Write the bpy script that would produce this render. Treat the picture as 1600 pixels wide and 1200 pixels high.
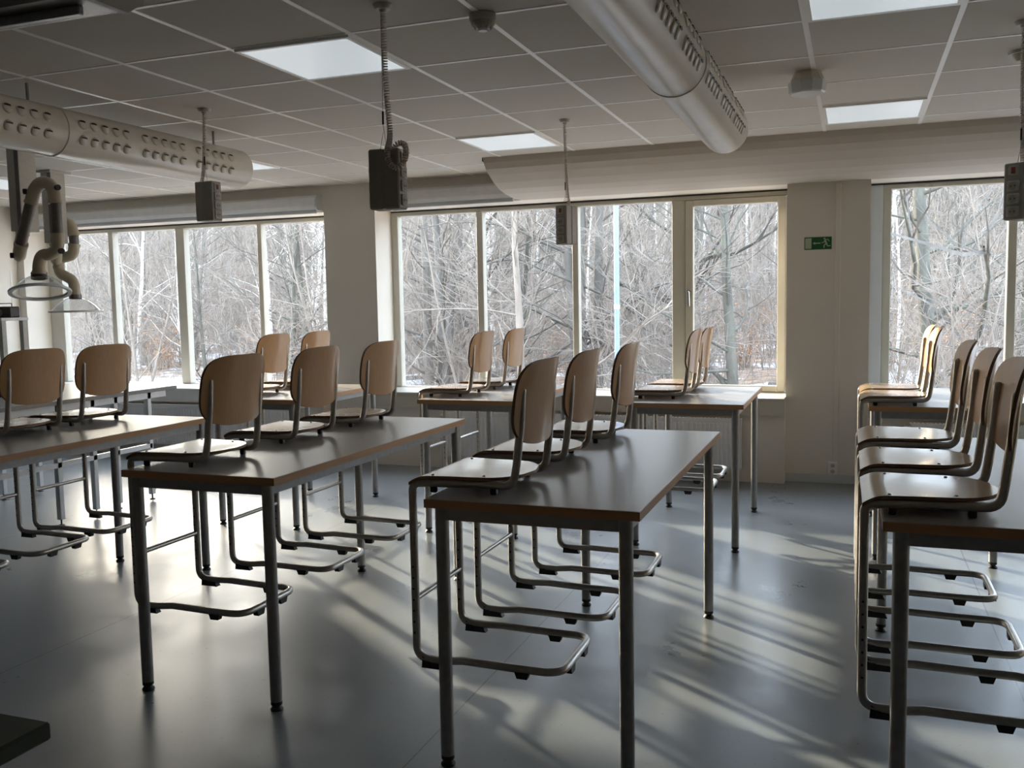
import bpy, math, random
from mathutils import Vector, Matrix
from math import sin, cos, pi, radians, sqrt, atan2

for o in list(bpy.data.objects):
    bpy.data.objects.remove(o)
scene = bpy.context.scene
COL = scene.collection

# ------------------------------------------------------------------ camera
cam_d = bpy.data.cameras.new('camera')
cam_d.sensor_fit = 'HORIZONTAL'
cam_d.sensor_width = 36.0
cam_d.lens = 36.0 * 1445.48 / 1600.0
cam_d.clip_start = 0.05
cam_d.clip_end = 400
cam = bpy.data.objects.new('camera', cam_d)
COL.objects.link(cam)
_yaw, _pitch, _roll = 0.354785, 0.0869828, -0.0186347
_f = Vector((-sin(_yaw) * cos(_pitch), cos(_yaw) * cos(_pitch), -sin(_pitch)))
_r0 = Vector((cos(_yaw), sin(_yaw), 0))
_u0 = _r0.cross(_f)
_r = cos(_roll) * _r0 + sin(_roll) * _u0
_u = -sin(_roll) * _r0 + cos(_roll) * _u0
cam.matrix_world = Matrix(((_r.x, _u.x, -_f.x, 0), (_r.y, _u.y, -_f.y, 0), (_r.z, _u.z, -_f.z, 1.525), (0, 0, 0, 1)))
scene.camera = cam

# ------------------------------------------------------------------ sky, sun, exposure
SUN_AZ, SUN_EL = radians(54), radians(14.5)      # azimuth from +Y towards -X
w = bpy.data.worlds.new('winter_sky')
scene.world = w
w.use_nodes = True
nt = w.node_tree
nt.nodes.clear()
wo = nt.nodes.new('ShaderNodeOutputWorld')
bg = nt.nodes.new('ShaderNodeBackground')
sky = nt.nodes.new('ShaderNodeTexSky')
sky.sky_type = 'NISHITA'
sky.sun_disc = False
sky.sun_elevation = radians(24)
sky.sun_rotation = -SUN_AZ
sky.air_density = 1.2
sky.dust_density = 2.5
sky.ozone_density = 1.0
mixw = nt.nodes.new('ShaderNodeMix'); mixw.data_type = 'RGBA'
mixw.inputs[0].default_value = 0.66
mixw.inputs[7].default_value = (3.7, 4.15, 4.9, 1)
nt.links.new(sky.outputs[0], mixw.inputs[6])
nt.links.new(mixw.outputs[2], bg.inputs[0])
bg.inputs[1].default_value = 0.80
nt.links.new(bg.outputs[0], wo.inputs[0])

sun_d = bpy.data.lights.new('sun', 'SUN')
sun_d.energy = 7.0
sun_d.angle = radians(0.9)
sun_d.color = (1.0, 0.82, 0.59)
sun = bpy.data.objects.new('sun', sun_d)
COL.objects.link(sun)
_to = Vector((-sin(SUN_AZ) * cos(SUN_EL), cos(SUN_AZ) * cos(SUN_EL), sin(SUN_EL)))
sun.rotation_euler = _to.to_track_quat('Z', 'Y').to_euler()
sun.location = (-20, 20, 12)

vs = scene.view_settings
vs.view_transform = 'Standard'
vs.look = 'None'
vs.gamma = 1.0
vs.exposure = 1.12
vs.use_curve_mapping = False
scene.cycles.use_denoising = True
scene.cycles.max_bounces = 10
scene.cycles.diffuse_bounces = 6
scene.cycles.glossy_bounces = 5
scene.cycles.transparent_max_bounces = 16
scene.cycles.caustics_reflective = False
scene.cycles.caustics_refractive = False
scene.cycles.sample_clamp_indirect = 8

RNG = random.Random(7)

# ------------------------------------------------------------------ materials
def mat(name, col, rough=0.5, metal=0.0, noise=None, bump=None, spec=None, emit=None, coat=0.0):
    """noise=(scale, col2, stretch) ; bump=(scale, strength)"""
    m = bpy.data.materials.new(name)
    m.use_nodes = True
    n = m.node_tree
    b = n.nodes['Principled BSDF']
    c4 = (*col, 1)
    b.inputs['Base Color'].default_value = c4
    b.inputs['Roughness'].default_value = rough
    b.inputs['Metallic'].default_value = metal
    if spec is not None:
        b.inputs['Specular IOR Level'].default_value = spec
    if coat:
        b.inputs['Coat Weight'].default_value = coat
        b.inputs['Coat Roughness'].default_value = 0.12
    tc = n.nodes.new('ShaderNodeTexCoord')
    if noise:
        sc, c2, st = noise
        mp = n.nodes.new('ShaderNodeMapping')
        mp.inputs['Scale'].default_value = st
        t = n.nodes.new('ShaderNodeTexNoise')
        t.inputs['Scale'].default_value = sc
        t.inputs['Detail'].default_value = 5
        r = n.nodes.new('ShaderNodeValToRGB')
        r.color_ramp.elements[0].position = 0.35
        r.color_ramp.elements[1].position = 0.65
        r.color_ramp.elements[0].color = c4
        r.color_ramp.elements[1].color = (*c2, 1)
        n.links.new(tc.outputs['Object'], mp.inputs[0])
        n.links.new(mp.outputs[0], t.inputs['Vector'])
        n.links.new(t.outputs['Fac'], r.inputs[0])
        n.links.new(r.outputs[0], b.inputs['Base Color'])
    if bump:
        t2 = n.nodes.new('ShaderNodeTexNoise')
        t2.inputs['Scale'].default_value = bump[0]
        t2.inputs['Detail'].default_value = 3
        bp = n.nodes.new('ShaderNodeBump')
        bp.inputs['Strength'].default_value = bump[1]
        bp.inputs['Distance'].default_value = 0.01
        n.links.new(tc.outputs['Object'], t2.inputs['Vector'])
        n.links.new(t2.outputs['Fac'], bp.inputs['Height'])
        n.links.new(bp.outputs[0], b.inputs['Normal'])
    if emit:
        b.inputs['Emission Color'].default_value = (*emit[0], 1)
        b.inputs['Emission Strength'].default_value = emit[1]
    return m

M = {}
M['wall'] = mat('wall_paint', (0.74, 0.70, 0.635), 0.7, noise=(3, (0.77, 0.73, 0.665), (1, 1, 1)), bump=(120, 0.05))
M['ceiling'] = mat('ceiling_tile', (0.64, 0.61, 0.56), 0.9, noise=(180, (0.60, 0.57, 0.52), (1, 1, 1)))
M['grid'] = mat('ceiling_grid_white', (0.93, 0.93, 0.91), 0.35)
M['frame'] = mat('window_frame_cream', (0.54, 0.52, 0.45), 0.4, noise=(8, (0.57, 0.55, 0.48), (1, 1, 1)))
M['casing'] = mat('casing_shaded', (0.50, 0.455, 0.40), 0.75, noise=(3, (0.52, 0.475, 0.42), (1, 1, 1)))  # darker than the wall: the casing's weaker light is put into its colour
M['frame_gray'] = mat('window_head_gray', (0.55, 0.58, 0.60), 0.5, noise=(8, (0.58, 0.6, 0.62), (1, 1, 1)))
M['white'] = mat('painted_white', (0.80, 0.81, 0.82), 0.35, noise=(15, (0.76, 0.77, 0.79), (1, 1, 1)))
M['cream_metal'] = mat('duct_enamel', (0.74, 0.70, 0.62), 0.24, noise=(6, (0.70, 0.66, 0.585), (1, 1, 1)))
M['steel'] = mat('grey_powder_steel', (0.36, 0.36, 0.37), 0.38, 0.5, noise=(40, (0.32, 0.32, 0.33), (1, 1, 1)))
M['chair_steel'] = mat('chair_tube_steel', (0.50, 0.48, 0.455), 0.33, 0.8, noise=(60, (0.44, 0.42, 0.40), (1, 1, 1)))
M['rubber'] = mat('black_rubber', (0.015, 0.015, 0.016), 0.5, noise=(40, (0.025, 0.025, 0.026), (1, 1, 1)))
M['beech'] = mat('beech_veneer', (0.54, 0.305, 0.135), 0.36, noise=(7, (0.58, 0.335, 0.155), (16.0, 16.0, 1.2)), coat=0.5)
M['beech_seat'] = mat('beech_seat_veneer', (0.58, 0.42, 0.27), 0.27, noise=(7, (0.62, 0.46, 0.30), (1.2, 16.0, 1.0)), coat=0.6)
M['ply'] = mat('plywood_edge', (0.20, 0.11, 0.06), 0.5, noise=(60, (0.30, 0.18, 0.10), (1, 1, 12)))
M['edge'] = mat('table_edge_beech', (0.52, 0.29, 0.14), 0.42, noise=(5, (0.58, 0.33, 0.17), (1, 1, 10)))
M['laminate'] = mat('table_laminate', (0.36, 0.335, 0.315), 0.29, noise=(70, (0.385, 0.36, 0.34), (1, 1, 1)), bump=(500, 0.03), spec=0.6)
M['plastic'] = mat('grey_plastic', (0.42, 0.40, 0.37), 0.5, noise=(50, (0.39, 0.375, 0.35), (1, 1, 1)))
M['plastic_light'] = mat('light_plastic', (0.55, 0.53, 0.48), 0.45, noise=(50, (0.5, 0.49, 0.45), (1, 1, 1)))
M['beige_plastic'] = mat('beige_arm_plastic', (0.52, 0.47, 0.35), 0.4, noise=(20, (0.48, 0.43, 0.33), (1, 1, 1)))
M['dark_tube'] = mat('dark_grey_tube', (0.16, 0.155, 0.15), 0.35, 0.3, noise=(30, (0.19, 0.18, 0.175), (1, 1, 1)))
M['dark'] = mat('near_black', (0.02, 0.02, 0.022), 0.5, noise=(30, (0.03, 0.03, 0.032), (1, 1, 1)))
M['cord'] = mat('cord_ivory', (0.72, 0.66, 0.60), 0.45, noise=(30, (0.68, 0.62, 0.56), (1, 1, 1)))
M['red'] = mat('switch_red', (0.25, 0.05, 0.04), 0.4, noise=(30, (0.3, 0.07, 0.05), (1, 1, 1)))
M['green_top'] = mat('green_black_top', (0.022, 0.035, 0.026), 0.45, noise=(12, (0.03, 0.045, 0.035), (1, 1, 1)))
M['pine'] = mat('cabinet_wood', (0.45, 0.33, 0.2), 0.45, noise=(6, (0.52, 0.4, 0.26), (12, 12, 1)))
M['bench_white'] = mat('bench_laminate', (0.75, 0.75, 0.74), 0.22, noise=(30, (0.7, 0.7, 0.7), (1, 1, 1)))
M['sign_green'] = mat('sign_green', (0.01, 0.10, 0.035), 0.4, noise=(30, (0.012, 0.115, 0.04), (1, 1, 1)))
M['sign_pale'] = mat('sign_pale', (0.42, 0.50, 0.36), 0.4, noise=(30, (0.45, 0.52, 0.38), (1, 1, 1)))
M['chrome'] = mat('chrome', (0.6, 0.6, 0.6), 0.15, 1.0, noise=(30, (0.55, 0.55, 0.55), (1, 1, 1)))
M['diffuser'] = mat('lamp_diffuser', (0.80, 0.83, 0.85), 0.3, noise=(220, (0.76, 0.80, 0.82), (1, 1, 1)), emit=((0.80, 0.90, 0.96), 0.22))
M['pole'] = mat('pole_paint', (0.22, 0.30, 0.48), 0.4, 0.0, noise=(5, (0.25, 0.33, 0.50), (1, 1, 1)))
M['bark'] = mat('grey_bark', (0.125, 0.113, 0.10), 0.85, noise=(4, (0.21, 0.195, 0.175), (1, 1, 0.3)))
M['bark_brown'] = mat('brown_bark', (0.225, 0.19, 0.16), 0.85, noise=(4, (0.35, 0.305, 0.26), (1, 1, 0.3)))
M['bark_green'] = mat('mossy_bark', (0.095, 0.09, 0.075), 0.85, noise=(5, (0.165, 0.16, 0.13), (1, 1, 0.4)))
M['birch'] = mat('birch_bark', (0.07, 0.06, 0.055), 0.7, noise=(2.2, (0.78, 0.76, 0.72), (1, 1, 3)))
M['birch'].node_tree.nodes['Color Ramp'].color_ramp.elements[0].position = 0.36
M['birch'].node_tree.nodes['Color Ramp'].color_ramp.elements[1].position = 0.44

# linoleum floor with seams and glossy sheen variation
def floor_mat():
    m = mat('linoleum_floor', (0.2, 0.22, 0.235), 0.3)
    n = m.node_tree
    b = n.nodes['Principled BSDF']
    tc = n.nodes.new('ShaderNodeTexCoord')
    no = n.nodes.new('ShaderNodeTexNoise'); no.inputs['Scale'].default_value = 1.7; no.inputs['Detail'].default_value = 9; no.inputs['Roughness'].default_value = 0.65
    mp = n.nodes.new('ShaderNodeMapping'); mp.inputs['Scale'].default_value = (1.0, 0.8, 1); mp.inputs['Rotation'].default_value = (0, 0, 0.5)
    r = n.nodes.new('ShaderNodeValToRGB')
    r.color_ramp.elements[0].color = (0.16, 0.195, 0.225, 1); r.color_ramp.elements[0].position = 0.3
    r.color_ramp.elements[1].color = (0.235, 0.262, 0.285, 1); r.color_ramp.elements[1].position = 0.72
    n.links.new(tc.outputs['Object'], mp.inputs[0]); n.links.new(mp.outputs[0], no.inputs['Vector']); n.links.new(no.outputs['Fac'], r.inputs[0])
    # speckle of scuffs
    n2 = n.nodes.new('ShaderNodeTexNoise'); n2.inputs['Scale'].default_value = 55; n2.inputs['Detail'].default_value = 2
    r2 = n.nodes.new('ShaderNodeValToRGB'); r2.color_ramp.elements[0].position = 0.27; r2.color_ramp.elements[1].position = 0.31
    r2.color_ramp.elements[0].color = (0.35, 0.35, 0.35, 1)
    n.links.new(tc.outputs['Object'], n2.inputs['Vector']); n.links.new(n2.outputs['Fac'], r2.inputs[0])
    # seams along Y every 2 m
    sx = n.nodes.new('ShaderNodeSeparateXYZ'); n.links.new(tc.outputs['Object'], sx.inputs[0])
    a = n.nodes.new('ShaderNodeMath'); a.operation = 'ADD'; a.inputs[1].default_value = 1.385 + 40
    md = n.nodes.new('ShaderNodeMath'); md.operation = 'MODULO'; md.inputs[1].default_value = 2.0
    n.links.new(sx.outputs[0], a.inputs[0]); n.links.new(a.outputs[0], md.inputs[0])
    lt = n.nodes.new('ShaderNodeMath'); lt.operation = 'LESS_THAN'; lt.inputs[1].default_value = 0.006
    n.links.new(md.outputs[0], lt.inputs[0])
    m1 = n.nodes.new('ShaderNodeMix'); m1.data_type = 'RGBA'; m1.blend_type = 'MULTIPLY'; m1.inputs[0].default_value = 0.5
    n.links.new(r.outputs[0], m1.inputs[6]); n.links.new(r2.outputs[0], m1.inputs[7])
    m2 = n.nodes.new('ShaderNodeMix'); m2.data_type = 'RGBA'
    m2.inputs[7].default_value = (0.09, 0.095, 0.10, 1)
    n.links.new(lt.outputs[0], m2.inputs[0]); n.links.new(m1.outputs[2], m2.inputs[6])
    n.links.new(m2.outputs[2], b.inputs['Base Color'])
    r3 = n.nodes.new('ShaderNodeValToRGB')
    r3.color_ramp.elements[0].color = (0.25,) * 3 + (1,); r3.color_ramp.elements[1].color = (0.40,) * 3 + (1,)
    r3.color_ramp.elements[0].position = 0.3; r3.color_ramp.elements[1].position = 0.7
    n.links.new(no.outputs['Fac'], r3.inputs[0]); n.links.new(r3.outputs[0], b.inputs['Roughness'])
    b.inputs['Specular IOR Level'].default_value = 0.75
    bp = n.nodes.new('ShaderNodeBump'); bp.inputs['Strength'].default_value = 0.08; bp.inputs['Distance'].default_value = 0.01
    n.links.new(no.outputs['Fac'], bp.inputs['Height']); n.links.new(bp.outputs[0], b.inputs['Normal'])
    return m
M['floor'] = floor_mat()

def ground_mat():
    m = mat('leaf_litter_snow', (0.2, 0.15, 0.12), 0.9)
    n = m.node_tree
    b = n.nodes['Principled BSDF']
    tc = n.nodes.new('ShaderNodeTexCoord')
    a = n.nodes.new('ShaderNodeTexNoise'); a.inputs['Scale'].default_value = 0.33; a.inputs['Detail'].default_value = 9; a.inputs['Roughness'].default_value = 0.7
    c = n.nodes.new('ShaderNodeTexNoise'); c.inputs['Scale'].default_value = 2.5; c.inputs['Detail'].default_value = 6
    n.links.new(tc.outputs['Object'], a.inputs['Vector']); n.links.new(tc.outputs['Object'], c.inputs['Vector'])
    r = n.nodes.new('ShaderNodeValToRGB')
    r.color_ramp.elements[0].color = (0.13, 0.085, 0.06, 1); r.color_ramp.elements[0].position = 0.35
    r.color_ramp.elements[1].color = (0.33, 0.23, 0.16, 1); r.color_ramp.elements[1].position = 0.65
    n.links.new(c.outputs['Fac'], r.inputs[0])
    r2 = n.nodes.new('ShaderNodeValToRGB'); r2.color_ramp.elements[0].position = 0.50; r2.color_ramp.elements[1].position = 0.54
    n.links.new(a.outputs['Fac'], r2.inputs[0])
    sp = n.nodes.new('ShaderNodeSeparateXYZ'); n.links.new(tc.outputs['Object'], sp.inputs[0])
    mr = n.nodes.new('ShaderNodeMapRange'); mr.inputs[1].default_value = 34; mr.inputs[2].default_value = 46; mr.inputs[3].default_value = 1; mr.inputs[4].default_value = 0
    n.links.new(sp.outputs[1], mr.inputs[0])
    mu = n.nodes.new('ShaderNodeMath'); mu.operation = 'MULTIPLY'
    n.links.new(r2.outputs[0], mu.inputs[0]); n.links.new(mr.outputs[0], mu.inputs[1])
    mx = n.nodes.new('ShaderNodeMix'); mx.data_type = 'RGBA'; mx.inputs[7].default_value = (0.62, 0.64, 0.68, 1)
    n.links.new(mu.outputs[0], mx.inputs[0]); n.links.new(r.outputs[0], mx.inputs[6]); n.links.new(mx.outputs[2], b.inputs['Base Color'])
    return m
M['ground'] = ground_mat()

def glass_mat(name, tint, refl=1.0, fac_add=0.0, rough=0.0):
    m = bpy.data.materials.new(name); m.use_nodes = True
    n = m.node_tree; n.nodes.clear()
    out = n.nodes.new('ShaderNodeOutputMaterial')
    tr = n.nodes.new('ShaderNodeBsdfTransparent'); tr.inputs[0].default_value = (*tint, 1)
    gl = n.nodes.new('ShaderNodeBsdfGlossy'); gl.inputs['Roughness'].default_value = rough; gl.inputs[0].default_value = (0.95, 0.97, 1, 1)
    fr = n.nodes.new('ShaderNodeFresnel'); fr.inputs[0].default_value = 1.45
    mu = n.nodes.new('ShaderNodeMath'); mu.operation = 'MULTIPLY_ADD'; mu.inputs[1].default_value = refl; mu.inputs[2].default_value = fac_add
    mu.use_clamp = True
    mx = n.nodes.new('ShaderNodeMixShader')
    ge = n.nodes.new('ShaderNodeNewGeometry')      # the second face of a thin pane adds no reflection of its own
    inv = n.nodes.new('ShaderNodeMath'); inv.operation = 'SUBTRACT'; inv.inputs[0].default_value = 1.0
    m3 = n.nodes.new('ShaderNodeMath'); m3.operation = 'MULTIPLY'
    n.links.new(ge.outputs['Backfacing'], inv.inputs[1]); n.links.new(mu.outputs[0], m3.inputs[0]); n.links.new(inv.outputs[0], m3.inputs[1])
    n.links.new(fr.outputs[0], mu.inputs[0]); n.links.new(m3.outputs[0], mx.inputs[0])
    n.links.new(tr.outputs[0], mx.inputs[1]); n.links.new(gl.outputs[0], mx.inputs[2]); n.links.new(mx.outputs[0], out.inputs[0])
    return m
M['glass'] = glass_mat('window_glass', (0.93, 0.95, 0.95), 1.0)
M['dome'] = glass_mat('clear_dome_plastic', (0.93, 0.93, 0.92), 1.6, 0.05, 0.08)
M['rim'] = glass_mat('frosted_rim', (0.90, 0.90, 0.90), 1.5, 0.30, 0.25)
M['lab_glass'] = glass_mat('lab_glass', (0.85, 0.88, 0.89), 2.0, 0.12, 0.05)

# ------------------------------------------------------------------ mesh builder
class MB:
    def __init__(s):
        s.v = []; s.f = []; s.m = []; s.sm = []
    def add(s, vs_, fs, mi=0, smooth=False):
        o = len(s.v)
        s.v += [tuple(p) for p in vs_]
        for f in fs:
            s.f.append(tuple(i + o for i in f)); s.m.append(mi); s.sm.append(smooth)
    def box(s, x0, x1, y0, y1, z0, z1, mi=0, bev=0.0):
        if bev <= 0:
            vs_ = [(x0, y0, z0), (x1, y0, z0), (x1, y1, z0), (x0, y1, z0), (x0, y0, z1), (x1, y0, z1), (x1, y1, z1), (x0, y1, z1)]
            s.add(vs_, [(3, 2, 1, 0), (4, 5, 6, 7), (0, 1, 5, 4), (1, 2, 6, 5), (2, 3, 7, 6), (3, 0, 4, 7)], mi)
        else:
            b = min(bev, (x1 - x0) / 2.01, (y1 - y0) / 2.01, (z1 - z0) / 2.01)
            P = []
            for (xa, ya, za) in [(a, c, d) for a in (0, 1) for c in (0, 1) for d in (0, 1)]:
                X = x0 if xa == 0 else x1; Y = y0 if ya == 0 else y1; Z = z0 if za == 0 else z1
                sx_ = b if xa == 0 else -b; sy_ = b if ya == 0 else -b; sz_ = b if za == 0 else -b
                P.append(((X, Y + sy_, Z + sz_), (X + sx_, Y, Z + sz_), (X + sx_, Y + sy_, Z)))
            idx = lambda a, c, d: a * 4 + c * 2 + d
            vs_ = [p for t in P for p in t]
            F = []
            g = lambda a, c, d, k: idx(a, c, d) * 3 + k
            F.append((g(0,0,0,0), g(0,0,1,0), g(0,1,1,0), g(0,1,0,0))); F.append((g(1,0,0,0), g(1,1,0,0), g(1,1,1,0), g(1,0,1,0)))
            F.append((g(0,0,0,1), g(1,0,0,1), g(1,0,1,1), g(0,0,1,1))); F.append((g(0,1,0,1), g(0,1,1,1), g(1,1,1,1), g(1,1,0,1)))
            F.append((g(0,0,0,2), g(0,1,0,2), g(1,1,0,2), g(1,0,0,2))); F.append((g(0,0,1,2), g(1,0,1,2), g(1,1,1,2), g(0,1,1,2)))
            for c in (0, 1):
                for d in (0, 1):
                    q = (g(0,c,d,1), g(1,c,d,1), g(1,c,d,2), g(0,c,d,2)); F.append(q if (c ^ d) else q[::-1])
            for a in (0, 1):
                for d in (0, 1):
                    q = (g(a,0,d,0), g(a,1,d,0), g(a,1,d,2), g(a,0,d,2)); F.append(q[::-1] if (a ^ d) else q)
            for a in (0, 1):
                for c in (0, 1):
                    q = (g(a,c,0,0), g(a,c,1,0), g(a,c,1,1), g(a,c,0,1)); F.append(q if (a ^ c) else q[::-1])
            for a in (0, 1):
                for c in (0, 1):
                    for d in (0, 1):
                        q = (g(a,c,d,0), g(a,c,d,1), g(a,c,d,2)); F.append(q if (a + c + d) % 2 else q[::-1])
            s.add(vs_, F, mi)
        return s
    def tube(s, pts, r, n=10, closed=False, mi=0, cap=True, flat=1.0, smooth=True):
        """pts list of Vectors; r scalar or list; flat scales the section along its second axis"""
        pts = [Vector(p) for p in pts]
        N = len(pts)
        rs = r if isinstance(r, (list, tuple)) else [r] * N
        T = []
        for i in range(N):
            a = pts[(i - 1) % N] if (closed or i > 0) else pts[i]
            b = pts[(i + 1) % N] if (closed or i < N - 1) else pts[i]
            t = (b - a)
            T.append(t.normalized() if t.length > 1e-9 else Vector((0, 0, 1)))
        up = Vector((0, 0, 1)) if abs(T[0].z) < 0.9 else Vector((1, 0, 0))
        u = T[0].cross(up).normalized()
        vs_ = []
        for i in range(N):
            u = (u - T[i] * u.dot(T[i]))
            u = u.normalized() if u.length > 1e-6 else T[i].orthogonal().normalized()
            v = T[i].cross(u)
            for k in range(n):
                a = 2 * pi * k / n
                vs_.append(pts[i] + u * (cos(a) * rs[i]) + v * (sin(a) * rs[i] * flat))
        F = []
        for i in range(N if closed else N - 1):
            j = (i + 1) % N
            for k in range(n):
                F.append((i * n + k, i * n + (k + 1) % n, j * n + (k + 1) % n, j * n + k))
        if cap and not closed:
            F.append(tuple(range(n))[::-1]); F.append(tuple((N - 1) * n + k for k in range(n)))
        s.add(vs_, F, mi, smooth)
        return s
    def lathe(s, prof, c=(0, 0, 0), n=24, mi=0, axis='z', smooth=True, cap=True):
        vs_ = []
        for (r, z) in prof:
            for k in range(n):
                a = 2 * pi * k / n
                p = (r * cos(a), r * sin(a), z)
                if axis == 'x': p = (p[2], p[0], p[1])
                if axis == 'y': p = (p[1], p[2], p[0])
                vs_.append((p[0] + c[0], p[1] + c[1], p[2] + c[2]))
        F = []
        for i in range(len(prof) - 1):
            for k in range(n):
                F.append((i * n + k, i * n + (k + 1) % n, (i + 1) * n + (k + 1) % n, (i + 1) * n + k))
        if cap and prof[0][0] > 1e-6: F.append(tuple(range(n))[::-1])
        if cap and prof[-1][0] > 1e-6: F.append(tuple((len(prof) - 1) * n + k for k in range(n)))
        s.add(vs_, F, mi, smooth)
        return s
    def prism(s, poly, axis, a0, a1, mi=0):
        """poly: 2D outline extruded along axis; poly coords are the two other axes in order"""
        n = len(poly)
        def P(p, a):
            if axis == 'x': return (a, p[0], p[1])
            if axis == 'y': return (p[0], a, p[1])
            return (p[0], p[1], a)
        vs_ = [P(p, a0) for p in poly] + [P(p, a1) for p in poly]
        F = [tuple(range(n))[::-1], tuple(range(n, 2 * n))]
        for i in range(n):
            j = (i + 1) % n
            F.append((i, j, n + j, n + i))
        s.add(vs_, F, mi)
        return s
    def mesh(s, name, mats):
        me = bpy.data.meshes.new(name)
        me.from_pydata(s.v, [], s.f)
        if not isinstance(mats, (list, tuple)): mats = [mats]
        for mt in mats: me.materials.append(mt)
        me.polygons.foreach_set('material_index', s.m)
        me.polygons.foreach_set('use_smooth', s.sm)
        me.update()
        return me
    def build(s, name, mats, parent=None, loc=(0, 0, 0), rotz=0, sharp=True):
        me = s.mesh(name, mats)
        if any(s.sm) and sharp:
            try:
                me.set_sharp_from_angle(angle=radians(40))
            except Exception:
                pass
        o = bpy.data.objects.new(name, me)
        COL.objects.link(o)
        o.location = loc
        o.rotation_euler = (0, 0, rotz)
        if parent is not None: o.parent = parent
        return o

def tag(o, label, cat, group=None):
    o['label'] = label; o['category'] = cat
    if group: o['group'] = group
    return o
def thing(name, label, cat, loc=(0, 0, 0), rotz=0, group=None):
    o = bpy.data.objects.new(name, None); COL.objects.link(o)
    o.empty_display_size = 0.1
    o.location = loc; o.rotation_euler = (0, 0, rotz)
    return tag(o, label, cat, group)
def struct(o):
    o['kind'] = 'structure'; return o
KIDS = {}
def kids(o):
    return list(o.children)
def copy_tree(o, parent=None):
    c = o.copy(); COL.objects.link(c)
    if parent is not None: c.parent = parent
    for ch in kids(o): copy_tree(ch, c)
    return c
def arc(c, r, a0, a1, n, plane='xz'):
    out = []
    for i in range(n + 1):
        a = a0 + (a1 - a0) * i / n
        if plane == 'xz': out.append(Vector((c[0] + r * cos(a), c[1], c[2] + r * sin(a))))
        else: out.append(Vector((c[0] + r * cos(a), c[1] + r * sin(a), c[2])))
    return out
def rounded_path(P, R, n=6):
    """polyline with rounded corners; R per corner"""
    P = [Vector(p) for p in P]
    out = [P[0]]
    for i in range(1, len(P) - 1):
        a, b, c = P[i - 1], P[i], P[i + 1]
        r = R[i - 1] if isinstance(R, (list, tuple)) else R
        d1 = (a - b).normalized(); d2 = (c - b).normalized()
        ang = d1.angle(d2)
        if r <= 0 or ang > pi - 0.02:
            out.append(b); continue
        t = min(r / math.tan(ang / 2), (a - b).length * 0.49, (c - b).length * 0.49)
        p1 = b + d1 * t; p2 = b + d2 * t
        for k in range(n + 1):
            u = k / n
            out.append((p1 * (1 - u) + b * u) * (1 - u) + (b * (1 - u) + p2 * u) * u)
    out.append(P[-1])
    return out

# ================================================================== ROOM SHELL
X0, X1 = -8.9, 4.7
YB = -2.6
YP = 7.97           # inner face of the piers
YG = 8.30           # front of the window frames
YO = 8.42           # outer face of the wall
ZC = 2.70
MB().box(X0 - 0.2, X1 + 0.2, YB - 0.2, YO, -0.15, 0).build('floor', M['floor'])
struct(bpy.data.objects['floor'])

# ceiling: tiles with a T-grid
c = MB()
c.box(X0 - 0.2, X1 + 0.2, YB - 0.2, YO, ZC + 0.0005, ZC + 0.2)
gx = []
x = 0.403
k = -15
while k < 8:
    xx = 0.403 + 0.616 * k
    if X0 < xx < X1: gx.append(xx)
    k += 1
gy = []
for k in range(-15, 3):
    yy = 6.125 + 0.6255 * k
    if YB < yy < YP: gy.append(yy)
for xx in gx: c.box(xx - 0.012, xx + 0.012, YB, YP, ZC - 0.002, ZC + 0.008, 1)
for yy in gy:
    c.box(X0, X1, yy - 0.010, yy + 0.010, ZC - 0.0015, ZC + 0.008, 1)
struct(c.build('ceiling', [M['ceiling'], M['grid']]))

struct(MB().box(X0 - 0.2, X0, YB - 0.2, YO, 0, ZC + 0.01).build('wall_left', M['wall']))
struct(MB().box(X1, X1 + 0.2, YB - 0.2, YO, 0, ZC + 0.01).build('wall_right', M['wall']))
struct(MB().box(X0, X1, YB - 0.2, YB, 0, ZC + 0.01).build('wall_back', M['wall']))

# window wall: piers, head, parapet with openings
W1 = (-8.80, -4.885); W2 = (-4.324, -0.525); W3 = (0.112, 3.95)
ZS, ZH = 0.70, 2.45
wl = MB()
for a, b in ((X0, W1[0]), (W1[1], W2[0]), (W2[1], W3[0]), (W3[1], X1)):
    wl.box(a, b, YP, YO, 0, ZC + 0.01)
for a, b in (W1, W2, W3):
    wl.box(a, b, YP, YO, ZH, ZC + 0.01)
    wl.box(a, b, 7.84, YO, 0, ZS - 0.02)
struct(wl.build('wall_front', M['wall']))
bb = MB()
for a, b in ((X0, W1[0]), (W1[1], W2[0]), (W2[1], W3[0]), (W3[1], X1)):
    bb.box(a, b, YP - 0.012, YP, 0, 0.07)
struct(bb.build('baseboard_front', M['frame_gray']))

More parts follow.
